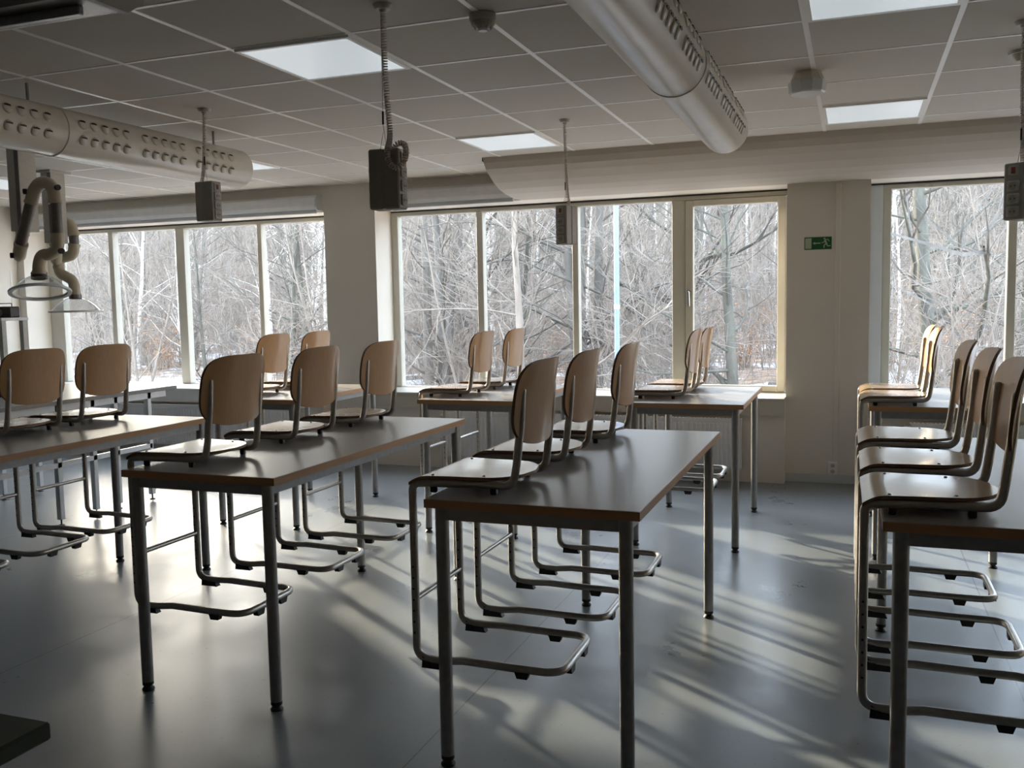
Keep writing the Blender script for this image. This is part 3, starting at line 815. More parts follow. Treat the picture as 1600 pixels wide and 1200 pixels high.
ZSB = 0.65     # underside of the seat board in chair coordinates (feet at 0)
def make_chair(label):
    t = thing('stool_chair', label, 'chair', (0, 0, 0), 0, 'beech and steel school chairs hung on the tables')
    # ---- seat
    s_ = MB()
    def sf(u, v):
        xx = -0.006 + 0.378 * u
        hw = seat_halfw(min(u, 0.9995))
        drop = 0.0
        if u < 0.16: drop = -0.022 * ((0.16 - u) / 0.16) ** 2
        dish = -0.004 * (1 - v * v) * sin(pi * min(1, u * 1.1))
        return Vector((xx, hw * v, ZSB + 0.0055 + drop + dish)), Vector((0, 0, 1))
    shell(s_, sf, 26, 14, 0.011)
    seat = s_.build('seat', [M['beech_seat'], M['ply']], t)
    for sy_ in (-1, 1):
        for xx in (0.068, 0.245):
            MB().lathe([(0.0, 0.0025), (0.004, 0.002), (0.0055, 0.0), (0.0055, -0.003)], (xx, sy_ * (0.168 if xx < 0.1 else 0.148), ZSB + 0.0115), 8).build('screw', M['chrome'], seat)
    # ---- backrest
    b_ = MB()
    zb, zt = ZSB + 0.112, ZSB + 0.395
    def bf(u, v):
        q = (u - 0.42) / 0.58 if u > 0.42 else (u - 0.42) / 0.42
        e = 4.2 if u > 0.42 else 2.9
        hw = 0.200 * (max(0.0, 1 - abs(q) ** e)) ** (1 / e) if abs(q) < 1 else 0
        hw = max(hw, 0.0)
        # let the top and bottom stay straight in the middle
        z = zb + (zt - zb) * u
        x_ = 0.362 + 0.035 * (u) + 0.040 * (1 - (v * hw / 0.2) ** 2) - 0.006 * sin(pi * u)
        return Vector((x_, hw * v, z)), Vector((1, 0.0, 0))
    def us(i, n_):   # denser near both ends
        return 0.5 - 0.5 * cos(pi * i / n_)
    def bf2(u, v): return bf(min(0.9992, max(0.0008, 0.5 - 0.5 * cos(pi * u))), v)
    shell(b_, bf2, 26, 14, 0.010)
    back = b_.build('backrest', [M['beech'], M['ply']], t)
    for sy_ in (-1, 1):
        for zz in (zb + 0.095, zb + 0.195):
            u = (zz - zb) / (zt - zb); p, n_ = bf(u, 0)
            xx = 0.362 + 0.035 * u + 0.040 * (1 - (0.155 / 0.2) ** 2) - 0.006 * sin(pi * u) - 0.005
            MB().lathe([(0.0055, 0.003), (0.0055, 0.0), (0.004, -0.002), (0.0, -0.0025)], (xx, sy_ * 0.155, zz), 8, 0, 'x').build('screw', M['chrome'], back)
    # ---- one continuous tube frame
    pts = []
    zs = ZSB - 0.0145
    def side(sy_):
        P = [(0.388, sy_ * 0.158, ZSB + 0.300), (0.381, sy_ * 0.158, ZSB + 0.19), (0.366, sy_ * 0.160, ZSB + 0.06), (0.354, sy_ * 0.163, zs + 0.0), (0.22, sy_ * 0.163, zs), (0.05, sy_ * 0.182, zs),
             (0.0, sy_ * 0.187, zs - 0.004), (0.0, sy_ * 0.187, 0.30), (0.0, sy_ * 0.187, 0.028), (0.10, sy_ * 0.187, 0.028), (0.17, sy_ * 0.180, 0.034), (0.36, sy_ * 0.178, 0.030), (0.512, sy_ * 0.178, 0.030), (0.512, 0, 0.030)]
        return P
    A = side(-1); B = side(1)[::-1]
    full = A + B[1:]
    R = []
    def rr(p):
        x_, y_, z_ = p
        if abs(x_ - 0.354) < 1e-6 and abs(z_ - zs) < 1e-6: return 0.075
        if abs(x_) < 1e-6 and z_ > 0.5: return 0.05
        if abs(x_) < 1e-6 and z_ < 0.05: return 0.075
        if abs(x_ - 0.512) < 1e-6 and abs(y_) > 0.1: return 0.065
        return 0.02
    full2 = [p for p in full]
    R = [rr(p) for p in full2[1:-1]]
    path = rounded_path(full2, R, 6)
    fr = MB().tube(path, 0.0138, 12, flat=1.0)
    # domed ends of the back posts
    for sy_ in (-1, 1):
        fr.lathe([(0.0138, 0.0), (0.0115, 0.007), (0.007, 0.0115), (0.0, 0.013)], (0.388, sy_ * 0.158, ZSB + 0.299), 12)
    # cross tube under the seat
    fr.tube([(0.065, -0.18, zs), (0.065, 0.18, zs)], 0.009, 8)
    fr.tube([(0.27, -0.163, zs), (0.27, 0.163, zs)], 0.009, 8)
    frame = fr.build('frame', M['chair_steel'], t)
    for sy_ in (-1, 1):
        h = MB()
        for i in range(7):
            zz = 0.12 + 0.038 * i
            h.lathe([(0.0, -sy_ * 0.0008), (0.0035, -sy_ * 0.0008), (0.0035, sy_ * 0.0006), (0.0, sy_ * 0.0006)], (0.0, sy_ * (0.187 - 0.0138 * 1.0), zz), 8, 0, 'y')
            h.lathe([(0.0, -sy_ * 0.0006), (0.0035, -sy_ * 0.0006), (0.0035, sy_ * 0.0008), (0.0, sy_ * 0.0008)], (0.0, sy_ * (0.187 + 0.0138 * 1.0), zz), 8, 0, 'y')
        h.build('adjustment_holes', M['dark'], frame)
    MB().tube([(0.001, -0.176, 0.235), (0.001, 0.176, 0.235)], 0.0100, 10).build('footrest', M['chair_steel'], t)
    # ---- feet and buffers
    for sy_ in (-1, 1):
        y_ = sy_ * 0.187
        MB().prism([(0.022, 0.0), (0.105, 0.0), (0.095, 0.019), (0.055, 0.022), (0.034, 0.034), (0.026, 0.040)], 'y', y_ - 0.013, y_ + 0.013).build('rubber_foot', M['rubber'], t)
        y2 = sy_ * 0.178
        MB().prism([(0.362, 0.0), (0.398, 0.0), (0.406, 0.022), (0.354, 0.022)], 'y', y2 - 0.012, y2 + 0.012).build('rubber_foot', M['rubber'], t)
        MB().prism([(sy_ * 0.078 - 0.018, 0.0), (sy_ * 0.078 + 0.018, 0.0), (sy_ * 0.078 + 0.026, 0.022), (sy_ * 0.078 - 0.026, 0.022)], 'x', 0.500, 0.524).build('rubber_foot', M['rubber'], t)
        for xx, yy in ((0.075, 0.178), (0.285, 0.162)):
            MB().box(xx - 0.011, xx + 0.011, sy_ * yy - 0.009, sy_ * yy + 0.009, zs - 0.0315, zs - 0.009, 0, 0.003).build('buffer', M['rubber'], t)
    return t
BUF = ZSB - 0.0145 - 0.0315      # underside of the buffers
CH_Z = 0.90 - BUF
chair0 = make_chair('')
CH = [
    ('C', 2.95, 'front chair on the centre foreground table, nearest the camera', -0.025),
    ('C', 3.5, 'middle one of the three chairs on the centre foreground table', -0.022),
    ('C', 4.1, 'back one of the three chairs on the centre foreground table', 0.008),
    ('F', 3.13, 'front chair on the left centre table, full plywood back towards us', 0.022),
    ('F', 3.76, 'middle one of the three chairs on the left centre table', 0.012),
    ('F', 4.35, 'back one of the three chairs on the left centre table', 0.035),
    ('B', 3.08, 'chair mostly cut off by the left edge, only its runner shows'),
    ('B', 3.57, 'left one of the two chair backs seen on the leftmost front table'),
    ('B', 4.05, 'chair at the far end of the leftmost front table'),
    ('R', 3.005, 'nearest chair on the right edge table, its back cut by the picture edge', 0.012),
    ('R', 3.55, 'middle one of the three chairs on the right edge table', 0.010),
    ('R', 4.16, 'back one of the three chairs on the right edge table, sunlit front', 0.006),
    ('WC', 6.0, 'nearer one of two overlapping chairs before the opening window sash', 0.028),
    ('WC', 6.49, 'farther one of two overlapping chairs before the opening window sash', 0.03),
    ('WF', 5.9, 'nearer chair on the short table under the left part of the middle window'),
    ('WF', 6.45, 'farther chair on the short table under the left part of the middle window', 0.035),
    ('WB', 5.66, 'nearer chair on the short table by the leftmost window'),
    ('WB', 6.22, 'farther chair by the pier between the leftmost and middle windows'),
    ('WR', 5.86, 'nearer of two chairs nested close together at the right window', 0.02),
    ('WR', 6.34, 'farther of two chairs nested close together at the right window', 0.02),
]
for i, (tk, yy, lab, *dx) in enumerate(CH):
    dx = dx[0] if dx else 0.0
    o = chair0 if i == 0 else copy_tree(chair0)
    o['label'] = lab
    o.location = (min(TAB[tk][0] - 0.017, TAB[tk][0] - 0.062 + dx), yy, CH_Z)
    o.rotation_euler = (0, 0, radians(RNG.uniform(-0.6, 0.6) + (0.8 if tk in ('R', 'WR') else 0)))

# ================================================================== LEFT SIDE: LAB BENCH, FUME ARMS
t = thing('lab_bench', 'long white lab bench with dark front edge and slim white legs, by the left wall', 'lab bench', (-5.30, 5.0, 0))
MB().box(-1.30, 0.03, -2.4, 1.20, 0.872, 0.90, 0, 0.003).build('bench_top', M['bench_white'], t)
MB().box(0.03, 0.036, -2.4, 1.206, 0.870, 0.899).build('edge_band', M['dark_tube'], t)
MB().box(-1.30, 0.03, 1.20, 1.206, 0.870, 0.899).build('edge_band', M['dark_tube'], t)
r_ = MB(); r_.box(-0.02, 0.01, -2.3, 1.1, 0.82, 0.872); r_.box(-1.22, -1.19, -2.3, 1.1, 0.82, 0.872)
r_.build('rail_frame', M['white'], t)
r_ = MB(); r_.box(-0.02, 0.01, -0.6, 0.92, 0.42, 0.455); r_.build('lower_rail', M['white'], t)
for yy in (-1.9, -0.01, 0.32, 0.55, 0.91):
    for xx in (-0.01, -1.20):
        lg = MB().box(xx - 0.02, xx + 0.02, yy - 0.02, yy + 0.02, 0.045, 0.872, 0, 0.003).build('leg', M['white'], t)
        MB().lathe([(0.0, 0.0), (0.022, 0.0), (0.020, 0.006), (0.006, 0.012), (0.006, 0.045), (0.0, 0.045)], (xx, yy, 0), 14).build('adjustable_foot', M['dark'], lg)

# the fume arms
def column(x, y, z0, label):
    t = thing('ceiling_column', label, 'service column', (x, y, z0))
    MB().box(-0.055, 0.055, -0.075, 0.075, 0, ZC - z0, 0, 0.004).build('column_profile', M['plastic_light'], t)
    MB().box(0.02, 0.0565, -0.079, -0.0745, 0.0, ZC - z0 - 0.001).build('cable_slot', M['dark_tube'], t)
    MB().box(-0.09, 0.09, -0.11, 0.11, ZC - z0 - 0.02, ZC - z0).build('ceiling_plate', M['plastic_light'], t)
    return t
def sm(path, it=2):
    path = [Vector(p) for p in path]
    for _ in range(it):
        q2 = [path[0]]
        for a, b2 in zip(path[:-1], path[1:]):
            q2.append(a.lerp(b2, 0.25)); q2.append(a.lerp(b2, 0.75))
        q2.append(path[-1]); path = q2
    return path
def fume_arm(segs, knobs, hood_c, hood_r, hood_h, label, base, tilt=0.0):
    t = thing('extraction_arm', label, 'fume extraction arm', base, 0)
    B_ = Vector(base)
    for (kind, pts, r) in segs:
        P = [Vector(p) - B_ for p in pts]
        if kind == 'elbow': P = sm(P)
        MB().tube(P, r, 20).build('elbow' if kind == 'elbow' else 'arm_tube', M['beige_plastic'] if kind == 'elbow' else M['dark_tube'], t)
        if kind == 'elbow':
            for q, d in ((P[0], P[1] - P[0]), (P[-1], P[-2] - P[-1])):
                d = d.normalized()
                MB().tube([q - d * 0.001, q + d * 0.02], r + 0.004, 20).build('collar', M['beige_plastic'], t)
    for (p, d) in knobs:
        p = Vector(p) - B_; d = Vector(d).normalized()
        MB().tube([p, p + d * 0.022], 0.019, 14).build('knob', M['dark'], t)
    hc = Vector((0, 0, 0))
    h = MB()
    n = 40
    pr = []
    for i in range(9):
        a = i / 8
        pr.append((0.046 + (hood_r - 0.058) * a, hood_h * (1 - a ** 1.7)))
    inner = [(max(0.001, r_2 - 0.003), z_2 - 0.002) for r_2, z_2 in pr][::-1]
    h.lathe(pr + [(hood_r, -0.004)] + [(hood_r - 0.004, -0.008)] + inner, hc, n, cap=False)
    hd = h.build('hood_dome', M['dome'], t)
    hd.location = Vector(hood_c) - B_
    if tilt:
        ax = Vector((-0.68, -0.73, 0))
        hd.rotation_mode = 'QUATERNION'
        from mathutils import Quaternion
        hd.rotation_quaternion = Quaternion(ax, tilt)
    MB().lathe([(hood_r - 0.024, 0.004), (hood_r, 0.004), (hood_r + 0.006, 0.0), (hood_r + 0.004, -0.014), (hood_r - 0.022, -0.012), (hood_r - 0.024, 0.004)], hc, n, cap=False).build('rim', M['white'], hd)
    MB().lathe([(0.040, hood_h - 0.01), (0.052, hood_h - 0.01), (0.052, hood_h + 0.03), (0.040, hood_h + 0.03), (0.040, hood_h - 0.01)], hc, 20, cap=False).build('hood_collar', M['dark_tube'], hd)
    return t
column(-5.575, 5.08, 2.10, 'left one of two square service columns hanging over the lab bench')
column(-6.335, 6.08, 2.10, 'right and farther one of two square service columns over the lab bench')
fume_arm([
    ('elbow', [(-5.575, 5.06, 2.10), (-5.55, 5.00, 1.98), (-5.45, 4.90, 1.91), (-5.33, 4.80, 1.93), (-5.29, 4.78, 1.99)], 0.042),
    ('tube', [(-5.30, 4.782, 1.98), (-5.20, 4.80, 2.27)], 0.036),
    ('elbow', [(-5.205, 4.80, 2.25), (-5.17, 4.81, 2.36), (-5.11, 4.83, 2.40), (-5.05, 4.85, 2.36), (-5.04, 4.85, 2.25)], 0.042),
    ('tube', [(-5.04, 4.85, 2.27), (-5.04, 4.85, 2.03)], 0.036),
    ('elbow', [(-5.04, 4.85, 2.05), (-5.04, 4.85, 1.95), (-5.09, 4.83, 1.91), (-5.15, 4.81, 1.91), (-5.17, 4.80, 1.84), (-5.17, 4.80, 1.785)], 0.040),
], [((-5.20, 4.77, 2.33), (-1, -0.6, 0)), ((-5.00, 4.83, 2.35), (1, -0.4, 0)), ((-5.34, 4.76, 1.91), (-0.8, -0.6, 0)), ((-5.00, 4.83, 1.93), (1, -0.4, 0))],
    (-5.17, 4.80, 1.665), 0.19, 0.10, 'nearer beige jointed fume extraction arm ending in a clear round hood', (-5.575, 5.08, 2.10), radians(15))
fume_arm([
    ('elbow', [(-6.335, 6.07, 2.10), (-6.36, 6.10, 2.00), (-6.40, 6.13, 1.95), (-6.44, 6.16, 2.02), (-6.40, 6.16, 2.12)], 0.045),
    ('elbow', [(-6.40, 6.16, 2.10), (-6.39, 6.165, 2.24), (-6.34, 6.18, 2.29), (-6.28, 6.20, 2.26), (-6.27, 6.205, 2.17)], 0.045),
    ('tube', [(-6.27, 6.205, 2.19), (-6.27, 6.205, 2.07)], 0.040),
    ('elbow', [(-6.27, 6.205, 2.10), (-6.28, 6.20, 2.01), (-6.34, 6.18, 1.99), (-6.40, 6.16, 1.98), (-6.41, 6.16, 1.90)], 0.045),
    ('elbow', [(-6.41, 6.16, 1.92), (-6.40, 6.16, 1.85), (-6.34, 6.18, 1.82), (-6.29, 6.20, 1.78), (-6.285, 6.20, 1.66)], 0.045),
], [((-6.36, 6.12, 2.24), (-0.4, -1, 0)), ((-6.36, 6.11, 2.0), (-0.3, -1, 0)), ((-6.44, 6.12, 1.80), (-0.4, -1, 0))],
    (-6.285, 6.20, 1.53), 0.215, 0.11, 'farther beige jointed fume extraction arm with a clear hood catching the light', (-6.335, 6.08, 2.10))

# shelf with radio, lamp and glassware on the bench
t = thing('bench_shelf', 'pale shelf unit standing on the lab bench at the left edge of the picture', 'shelf', (-6.50, 5.68, 0.90))
MB().box(-0.16, 0.13, -0.16, 0.10, 0.56, 0.585, 0, 0.002).build('shelf_board', M['bench_white'], t)
for xx, yy in ((-0.13, -0.13), (0.10, -0.13), (0.10, 0.07), (-0.13, 0.07)):
    MB().box(xx - 0.02, xx + 0.02, yy - 0.02, yy + 0.02, 0, 0.56).build('post', M['plastic_light'], t)
t = thing('radio', 'black radio with a raised aerial on the shelf at the left edge', 'radio', (-6.50, 5.67, 1.485))
MB().box(-0.12, 0.11, -0.05, 0.05, 0.0, 0.09, 0, 0.008).build('radio_body', M['dark'], t)
MB().tube([(0.05, 0.03, 0.09), (0.055, 0.03, 0.38)], 0.0025, 6).build('aerial', M['chrome'], t)
MB().tube(rounded_path([(-0.10, 0, 0.088), (-0.10, 0, 0.115), (0.08, 0, 0.115), (0.08, 0, 0.088)], 0.01, 3), 0.004, 6).build('handle', M['dark'], t)
for dx in (-0.07, 0.0):
    MB().lathe([(0.0, -0.002), (0.030, -0.002), (0.032, 0.0), (0.0, 0.0)], (dx + 0.0, -0.050, 0.042), 18, 0, 'y').build('speaker_grille', M['dark_tube'], t)
t = thing('equipment_case', 'black equipment case on the lab bench behind the leftmost chair', 'case', (-6.02, 5.22, 0.90))
MB().box(-0.26, 0.11, -0.15, 0.12, 0.012, 0.15, 0, 0.012).build('case_body', M['dark'], t)
MB().box(-0.265, 0.115, -0.155, 0.125, 0.15, 0.185, 0, 0.010).build('lid', M['rubber'], t)
for dx in (-0.22, 0.07):
    for dy in (-0.11, 0.08):
        MB().lathe([(0.0, 0.0), (0.012, 0.0), (0.010, 0.012), (0.0, 0.012)], (dx, dy, 0), 10).build('foot', M['rubber'], t)
def beaker(x, y, r, h, label, z=0.90):
    t = MB().lathe([(0.0, 0.0), (r - 0.002, 0.0), (r, 0.004), (r, h - 0.004), (r + 0.003, h), (r - 0.003, h - 0.002), (r - 0.0025, 0.005), (0.0, 0.005)], (0, 0, 0), 20).build('beaker', M['lab_glass'], loc=(x, y, z))
    tag(t, label, 'beaker', 'laboratory glassware')
beaker(-6.25, 5.62, 0.045, 0.19, 'tall clear beaker on the lab bench, rising above the leftmost chair back')
beaker(-6.14, 5.60, 0.035, 0.21, 'slim clear glass cylinder on the lab bench, right of the tall beaker')
beaker(-6.05, 5.66, 0.040, 0.15, 'short clear beaker nearest the second chair back on the lab bench')

# green topped desk corner at the lower left
t = thing('teacher_desk', 'dark green topped desk corner in the lower left foreground', 'desk', (-1.146, 1.035, 0))
MB().box(-1.6, 0.0, -0.80, 0.0, 0.872, 0.90, 0, 0.004).build('desktop', M['green_top'], t)
MB().box(-1.55, -0.06, -0.75, -0.05, 0.08, 0.872, 0, 0.002).build('cabinet_body', M['pine'], t)
MB().box(-1.52, -0.09, -0.72, -0.08, 0.0, 0.08).build('plinth', M['dark'], t)
for i in range(3):
    d = MB().box(-0.059, -0.042, -0.73, -0.07, 0.10 + 0.255 * i, 0.345 + 0.255 * i, 0, 0.003).build('drawer', M['pine'], t)
    MB().tube(rounded_path([(-0.043, -0.45, 0.25 + 0.255 * i), (-0.018, -0.45, 0.25 + 0.255 * i), (-0.018, -0.35, 0.25 + 0.255 * i), (-0.043, -0.35, 0.25 + 0.255 * i)], 0.01, 3), 0.004, 8).build('handle', M['chrome'], d)

# ================================================================== OUTDOORS
def gz(x, y):
    d = max(0.0, y - 8.4)
    base = -0.62 + 0.18 * sin(x * 0.23 + 1.0) * min(1, d / 10) + 0.12 * sin(y * 0.31 + x * 0.11)
    rise = 0.0
    if y > 30: rise = 0.125 * (y - 30) ** 1.0 * min(1, (y - 30) / 18)
    rise *= 1.0 + 0.12 * sin(x * 0.05)
    return base + rise * 0.95
g = MB()
xs = [-170 + 4 * i for i in range(60)]; ys = [YO + 0.01] + [12 + 3.0 * j for j in range(36)]
g.add([(x_, y_, gz(x_, y_)) for y_ in ys for x_ in xs], [(j * 60 + i, j * 60 + i + 1, (j + 1) * 60 + i + 1, (j + 1) * 60 + i) for j in range(len(ys) - 1) for i in range(59)], 0, True)
struct(g.build('ground', M['ground'], sharp=False))

t = thing('lamp_pole', 'pale blue metal pole standing outside the middle window', 'pole', (-3.02, 12.3, gz(-3.02, 12.3)))
MB().tube([(0, 0, -0.3), (0, 0, 6.2)], 0.036, 14).build('pole_tube', M['pole'], t)
MB().lathe([(0.038, 0), (0.040, 0.01), (0.040, 0.05), (0.038, 0.06)], (0, 0, 2.06), 14).build('band', M['white'], t)
MB().lathe([(0.0, 6.2), (0.06, 6.2), (0.16, 6.28), (0.17, 6.36), (0.05, 6.48), (0.0, 6.5)], (0, 0, 0), 20).build('lamp_head', M['white'], t)

def branch_path(rng, p, d, L, n, wob, up):
    P = [p.copy()]
    for i in range(n):
        d = (d + Vector((rng.uniform(-wob, wob), rng.uniform(-wob, wob), rng.uniform(-wob, wob) + up))).normalized()
        P.append(P[-1] + d * (L / n))
    return P
def tree_mesh(seed, h, r, nb, bark, lo=0.08, lean=(0, 0), twm=1, stems=1, spread=1.0, tw=1.0):
    rng = random.Random(seed)
    mb = MB()
    for s_ in range(stems):
        d0 = Vector((lean[0] + (rng.uniform(-.25, .25) if stems > 1 else 0), lean[1] + (rng.uniform(-.25, .25) if stems > 1 else 0), 1)).normalized()
        n = 10
        P = branch_path(rng, Vector((rng.uniform(-.1, .1) * (stems > 1), rng.uniform(-.1, .1) * (stems > 1), -0.3)), d0, h, n, 0.06, 0.05)
        rs = [r * (1 - 0.86 * (i / n) ** 0.9) * (1.25 if i == 0 else 1) for i in range(n + 1)]
        mb.tube(P, rs, 8, mi=0, cap=False)
        for b in range(nb):
            f = lo + (1 - lo) * ((b + rng.random()) / nb) ** 1.15 * 0.97
            i = min(n - 1, int(f * n)); p = P[i].lerp(P[i + 1], f * n - i)
            az = rng.uniform(0, 2 * pi); el = radians(rng.uniform(10, 62))
            L = h * rng.uniform(0.16, 0.36) * (1.15 - 0.7 * f) * spread
            d = Vector((cos(az) * cos(el), sin(az) * cos(el), sin(el)))
            br = max(0.010, rs[i] * rng.uniform(0.18, 0.42))
            Q = branch_path(rng, p, d, L, 5, 0.24, 0.04)
            mb.tube(Q, [br * (1 - 0.8 * k / 5) for k in range(6)], 4, mi=0, cap=False)
            for c_ in range(rng.randint(4, 6)):
                k = rng.randint(1, 4); q = Q[k].lerp(Q[k + 1], rng.random())
                d2 = (Q[k + 1] - Q[k]).normalized()
                d2 = (d2 + Vector((rng.uniform(-1, 1), rng.uniform(-1, 1), rng.uniform(-.6, .9))) * 0.9).normalized()
                L2 = L * rng.uniform(0.3, 0.6)
                S = branch_path(rng, q, d2, L2, 4, 0.28, 0.04)
                mb.tube(S, [max(0.003, br * 0.42 * (1 - 0.75 * kk / 4)) * tw for kk in range(5)], 3, mi=1, cap=False, smooth=False)
                for e in range(int(rng.randint(3, 5) * twm)):
                    kk = rng.randint(0, 3); q3 = S[kk].lerp(S[kk + 1], rng.random())
                    d3 = ((S[kk + 1] - S[kk]).normalized() + Vector((rng.uniform(-1, 1), rng.uniform(-1, 1), rng.uniform(-.7, .8))) * 0.8).normalized()
                    W_ = branch_path(rng, q3, d3, L2 * rng.uniform(0.35, 0.8), 2, 0.3, 0.0)
                    mb.tube(W_, [0.0055 * tw, 0.0042 * tw, 0.002 * tw], 3, mi=1, cap=False, smooth=False)
    return mb.mesh('winter_tree', bark)

BK = [M['bark'], M['bark_brown']]; BR = [M['bark_brown'], M['bark_brown']]; BI = [M['birch'], M['bark_brown']]; BG = [M['bark_green'], M['bark']]
protos = {
    'grey_a': tree_mesh(1, 11, 0.13, 26, BK), 'grey_b': tree_mesh(2, 9, 0.10, 26, BG, lean=(0.12, 0)),
    'brown_a': tree_mesh(3, 8, 0.075, 26, BR), 'brown_b': tree_mesh(4, 7, 0.06, 22, BR, stems=2, lo=0.05),
    'birch_a': tree_mesh(5, 12, 0.09, 20, BI, lo=0.2), 'birch_b': tree_mesh(6, 10, 0.07, 20, BI, lo=0.15, lean=(-0.05, 0)),
    'shrub': tree_mesh(8, 3.4, 0.025, 14, BR, lo=0.03, stems=4, spread=1.3),
    'big': tree_mesh(9, 13, 0.17, 30, BG, lo=0.06, twm=1.2, spread=1.1), 'fork': tree_mesh(10, 10, 0.11, 18, BK, stems=3, lo=0.1),
}
def put_tree(key, x_, y_, s_, rz, label, name='bare_tree', cat='tree', group=None):
    o = bpy.data.objects.new(name, protos[key]); COL.objects.link(o)
    o.location = (x_, y_, gz(x_, y_)); o.scale = (s_, s_, s_); o.rotation_euler = (0, 0, rz)
    tag(o, label, cat, group)
    return o
named = [
    ('fork', -7.9, 17.0, 1.0, 0.4, 'several grey trunks leaning together at the left side of the middle window'),
    ('grey_a', -8.6, 19.5, 1.15, 2.2, 'pale grey tree trunk behind the left pane of the middle window'),
    ('birch_b', -8.4, 21.5, 1.1, 0.8, 'slender birch right of the pale grey trunk in the middle window'),
    ('grey_a', -7.4, 18.5, 1.25, 4.0, 'straight thick grey trunk left of the first bar of the middle window'),
    ('brown_a', -5.35, 15.0, 1.1, 1.0, 'thin dark young tree in the second pane of the middle window'),
    ('fork', -4.9, 17.5, 1.15, 3.3, 'many stemmed grey tree left of the blue pole'),
    ('big', -3.2, 18.5, 1.0, 5.1, 'broad mossy tree right of the blue pole'),
    ('grey_b', -1.9, 16.0, 1.1, 2.6, 'branchy tree filling the opening sash of the middle window'),
    ('big', 1.32, 17.8, 0.95, 0.3, 'thick mossy trunk in the right window above the paired chairs'),
    ('grey_b', 3.0, 20.0, 1.0, 1.4, 'grey tree at the right edge of the picture outside'),
    ('birch_a', -16.2, 25.5, 1.0, 0.2, 'birch with white bark in the third pane of the leftmost window'),
    ('birch_b', -17.6, 28.5, 1.0, 2.2, 'second white birch beside the first in the leftmost window'),
    ('birch_a', -16.6, 31.0, 1.0, 4.1, 'slim white birch close to the narrow bar of the leftmost window'),
    ('birch_b', -12.3, 22.0, 1.1, 1.1, 'white birch in the rightmost pane of the leftmost window'),
    ('grey_b', -11.4, 18.0, 1.0, 3.9, 'grey tree with a bent limb in the rightmost pane of the leftmost window'),
]
for a in named: put_tree(*a)
rt = random.Random(21)
placed = [(a[1], a[2]) for a in named]
keys = ['grey_a', 'grey_b', 'brown_a', 'brown_b', 'brown_a', 'brown_b', 'birch_a', 'birch_b', 'fork']
cnt = 0
for (ya_, yb_, n_) in ((16, 26, 34), (26, 42, 74), (42, 62, 84)):
    for i in range(n_):
        y_ = rt.uniform(ya_, yb_); x_ = rt.uniform(-1.14 * y_, 0.24 * y_)
        k = rt.choice(keys)
        s_ = rt.uniform(0.75, 1.1)
        if ya_ == 16:
            s_ *= 0.75; k = rt.choice(['brown_a', 'brown_b', 'brown_b', 'grey_b', 'birch_b'])
        put_tree(k, x_, y_, s_, rt.uniform(0, 6.28), 'bare leafless tree among the many in the winter wood outside', group='bare trees of the winter wood')
ns = 0
for i in range(44):
    y_ = rt.uniform(13.5, 34); x_ = rt.uniform(-1.12 * y_, 0.24 * y_)
    put_tree('shrub', x_, y_, rt.uniform(0.6, 1.15), rt.uniform(0, 6.28), 'bare leafless bush among the undergrowth outside the windows', 'bare_bush', 'bush', 'bare bushes of the undergrowth')

def leafy_mesh(seed):
    rng = random.Random(seed); mb = MB()
    for i in range(26):
        a = rng.uniform(0, 6.28); d = Vector((0.5 * cos(a), 0.5 * sin(a), 1)).normalized()
        P = branch_path(rng, Vector((0, 0, -0.1)), d, rng.uniform(1.2, 3.0), 6, 0.22, 0.02)
        mb.tube(P, [0.014, 0.012, 0.01, 0.008, 0.006, 0.004, 0.002], 4, mi=0, cap=False)
        for k in range(34):
            j = rng.randint(1, 5); c_ = P[j].lerp(P[j + 1], rng.random()) + Vector((rng.gauss(0, .16), rng.gauss(0, .16), rng.gauss(0, .12)))
            u_ = Vector((rng.gauss(0, 1), rng.gauss(0, 1), rng.gauss(0, 1))).normalized(); v_ = u_.orthogonal().normalized()
            w_ = u_.cross(v_) * 0.2
            mb.add([c_ - v_ * 0.035, c_ - u_ * 0.022 + w_ * 0.05, c_ + v_ * 0.035, c_ + u_ * 0.022 + w_ * 0.05], [(0, 1, 2), (0, 2, 3)], 1)
    return mb.mesh('leafy_bush', [M['bark_brown'], M['dry_leaf']])
M['dry_leaf'] = mat('dry_beech_leaf', (0.50, 0.24, 0.10), 0.7, noise=(3, (0.62, 0.36, 0.18), (1, 1, 1)))
protos['leafy'] = leafy_mesh(31)
for i, (x_, y_) in enumerate([(-19.5, 27.0), (-21.0, 29.5), (-17.0, 26.5), (-22.5, 26.0), (-15.0, 25.0), (-11.0, 27.0), (-9.5, 30.0), (-3.0, 27.5), (-1.0, 29.0), (2.2, 26.0), (-24.5, 30.0), (-18.5, 32.0), (-7.2, 24.5)]):
    put_tree('leafy', x_, y_, rt.uniform(0.7, 1.1), rt.uniform(0, 6.28), 'low bush still holding dry orange leaves outside the windows', 'dry_leafed_bush', 'bush', 'low bushes with dry orange leaves')

# low twigs and dead grass nobody could count
u = MB()
ru = random.Random(5)
for i in range(3600):
    y_ = 12.5 + 26 * ru.random() ** 1.2; x_ = ru.uniform(-1.12 * y_, 0.24 * y_)
    p = Vector((x_, y_, gz(x_, y_) - 0.02))
    d = Vector((ru.uniform(-.7, .7), ru.uniform(-.7, .7), 1)).normalized()
    L = ru.uniform(0.3, 1.5)
    u.tube(branch_path(ru, p, d, L, 3, 0.25, 0.0), [0.006, 0.005, 0.0035, 0.0015], 3, cap=False, smooth=False)
o = u.build('undergrowth', M['bark_brown'], sharp=False)
tag(o, 'tangle of thin dead stems over the snowy ground outside', 'undergrowth'); o['kind'] = 'stuff'
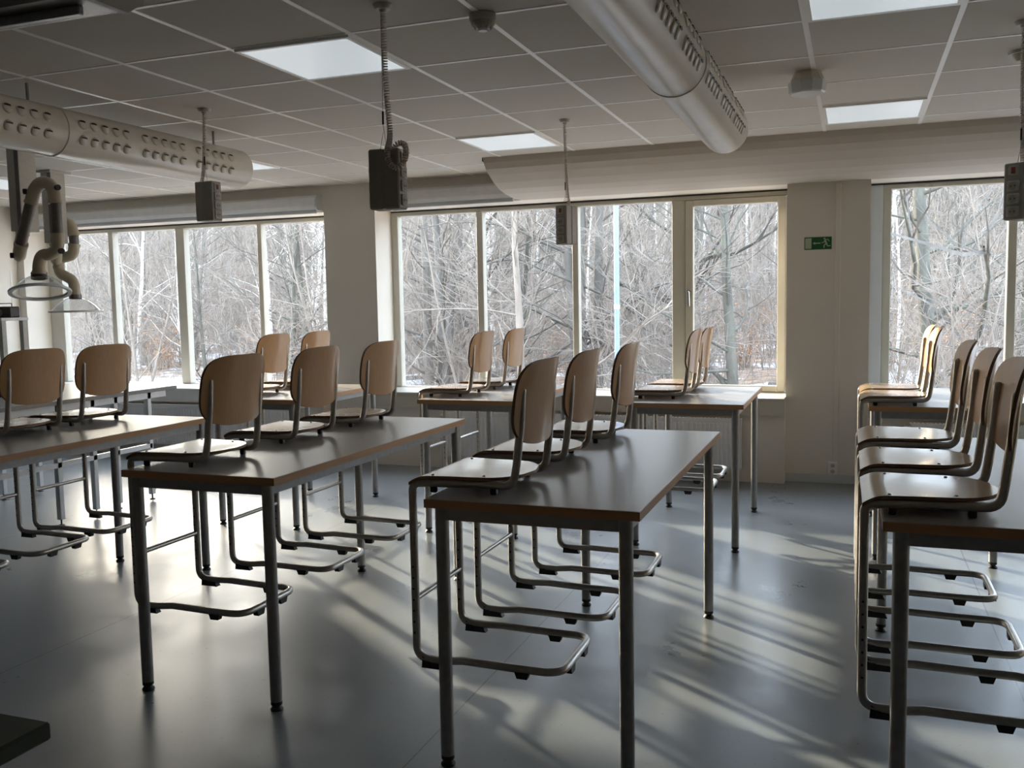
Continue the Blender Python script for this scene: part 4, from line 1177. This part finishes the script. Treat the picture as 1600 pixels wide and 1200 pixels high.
# distant twiggy thicket closing the view
u = MB()
for i in range(24000):
    y_ = ru.uniform(50, 84); x_ = ru.uniform(-1.15 * y_, 0.26 * y_)
    p = Vector((x_, y_, gz(x_, y_) - 0.1))
    d = Vector((ru.uniform(-.25, .25), ru.uniform(-.25, .25), 1)).normalized()
    L = ru.uniform(3.5, 12.5)
    u.tube(branch_path(ru, p, d, L, 4, 0.22, 0.02), [0.035, 0.03, 0.024, 0.016, 0.006], 3, cap=False, smooth=False)
o = u.build('distant_thicket', M['bark_brown'], sharp=False)
tag(o, 'hazy mass of distant bare saplings on the rising slope', 'thicket'); o['kind'] = 'stuff'

# middle distance saplings
u = MB()
for i in range(3600):
    y_ = ru.uniform(26, 52); x_ = ru.uniform(-1.15 * y_, 0.26 * y_)
    p = Vector((x_, y_, gz(x_, y_) - 0.1))
    d = Vector((ru.uniform(-.22, .22), ru.uniform(-.22, .22), 1)).normalized()
    L = ru.uniform(2.5, 6.5)
    P_ = branch_path(ru, p, d, L, 5, 0.16, 0.02)
    u.tube(P_, [0.017, 0.015, 0.012, 0.009, 0.006, 0.003], 3, cap=False, smooth=False)
    for j in range(5):
        k_ = ru.randint(1, 4)
        d2 = Vector((ru.uniform(-1, 1), ru.uniform(-1, 1), ru.uniform(0, 0.9))).normalized()
        u.tube(branch_path(ru, P_[k_], d2, ru.uniform(0.4, 1.4), 3, 0.3, 0.05), [0.007, 0.006, 0.004, 0.002], 3, cap=False, smooth=False)
o = u.build('sapling_thicket', M['bark_brown'], sharp=False)
tag(o, 'dense thin bare saplings filling the wood between the tree trunks', 'thicket'); o['kind'] = 'stuff'

# fallen logs
for (x_, y_, L, a, r) in ((0.3, 19.5, 4.2, -0.35, 0.11), (-13.2, 24.0, 3.2, 0.3, 0.10)):
    lg = MB().tube([(-L / 2, 0, r * 0.9), (-L / 6, 0.1, r * 1.1), (L / 6, -0.05, r * 1.5), (L / 2, 0, r * 1.9)], [r, r * 0.95, r * 0.8, r * 0.6], 10)
    o = lg.build('fallen_log', M['bark'], loc=(x_, y_, gz(x_, y_) + 0.05), rotz=a)
    tag(o, 'fallen dark log low in the right window' if x_ > 0 else 'fallen log on the snow seen through the leftmost window', 'log')
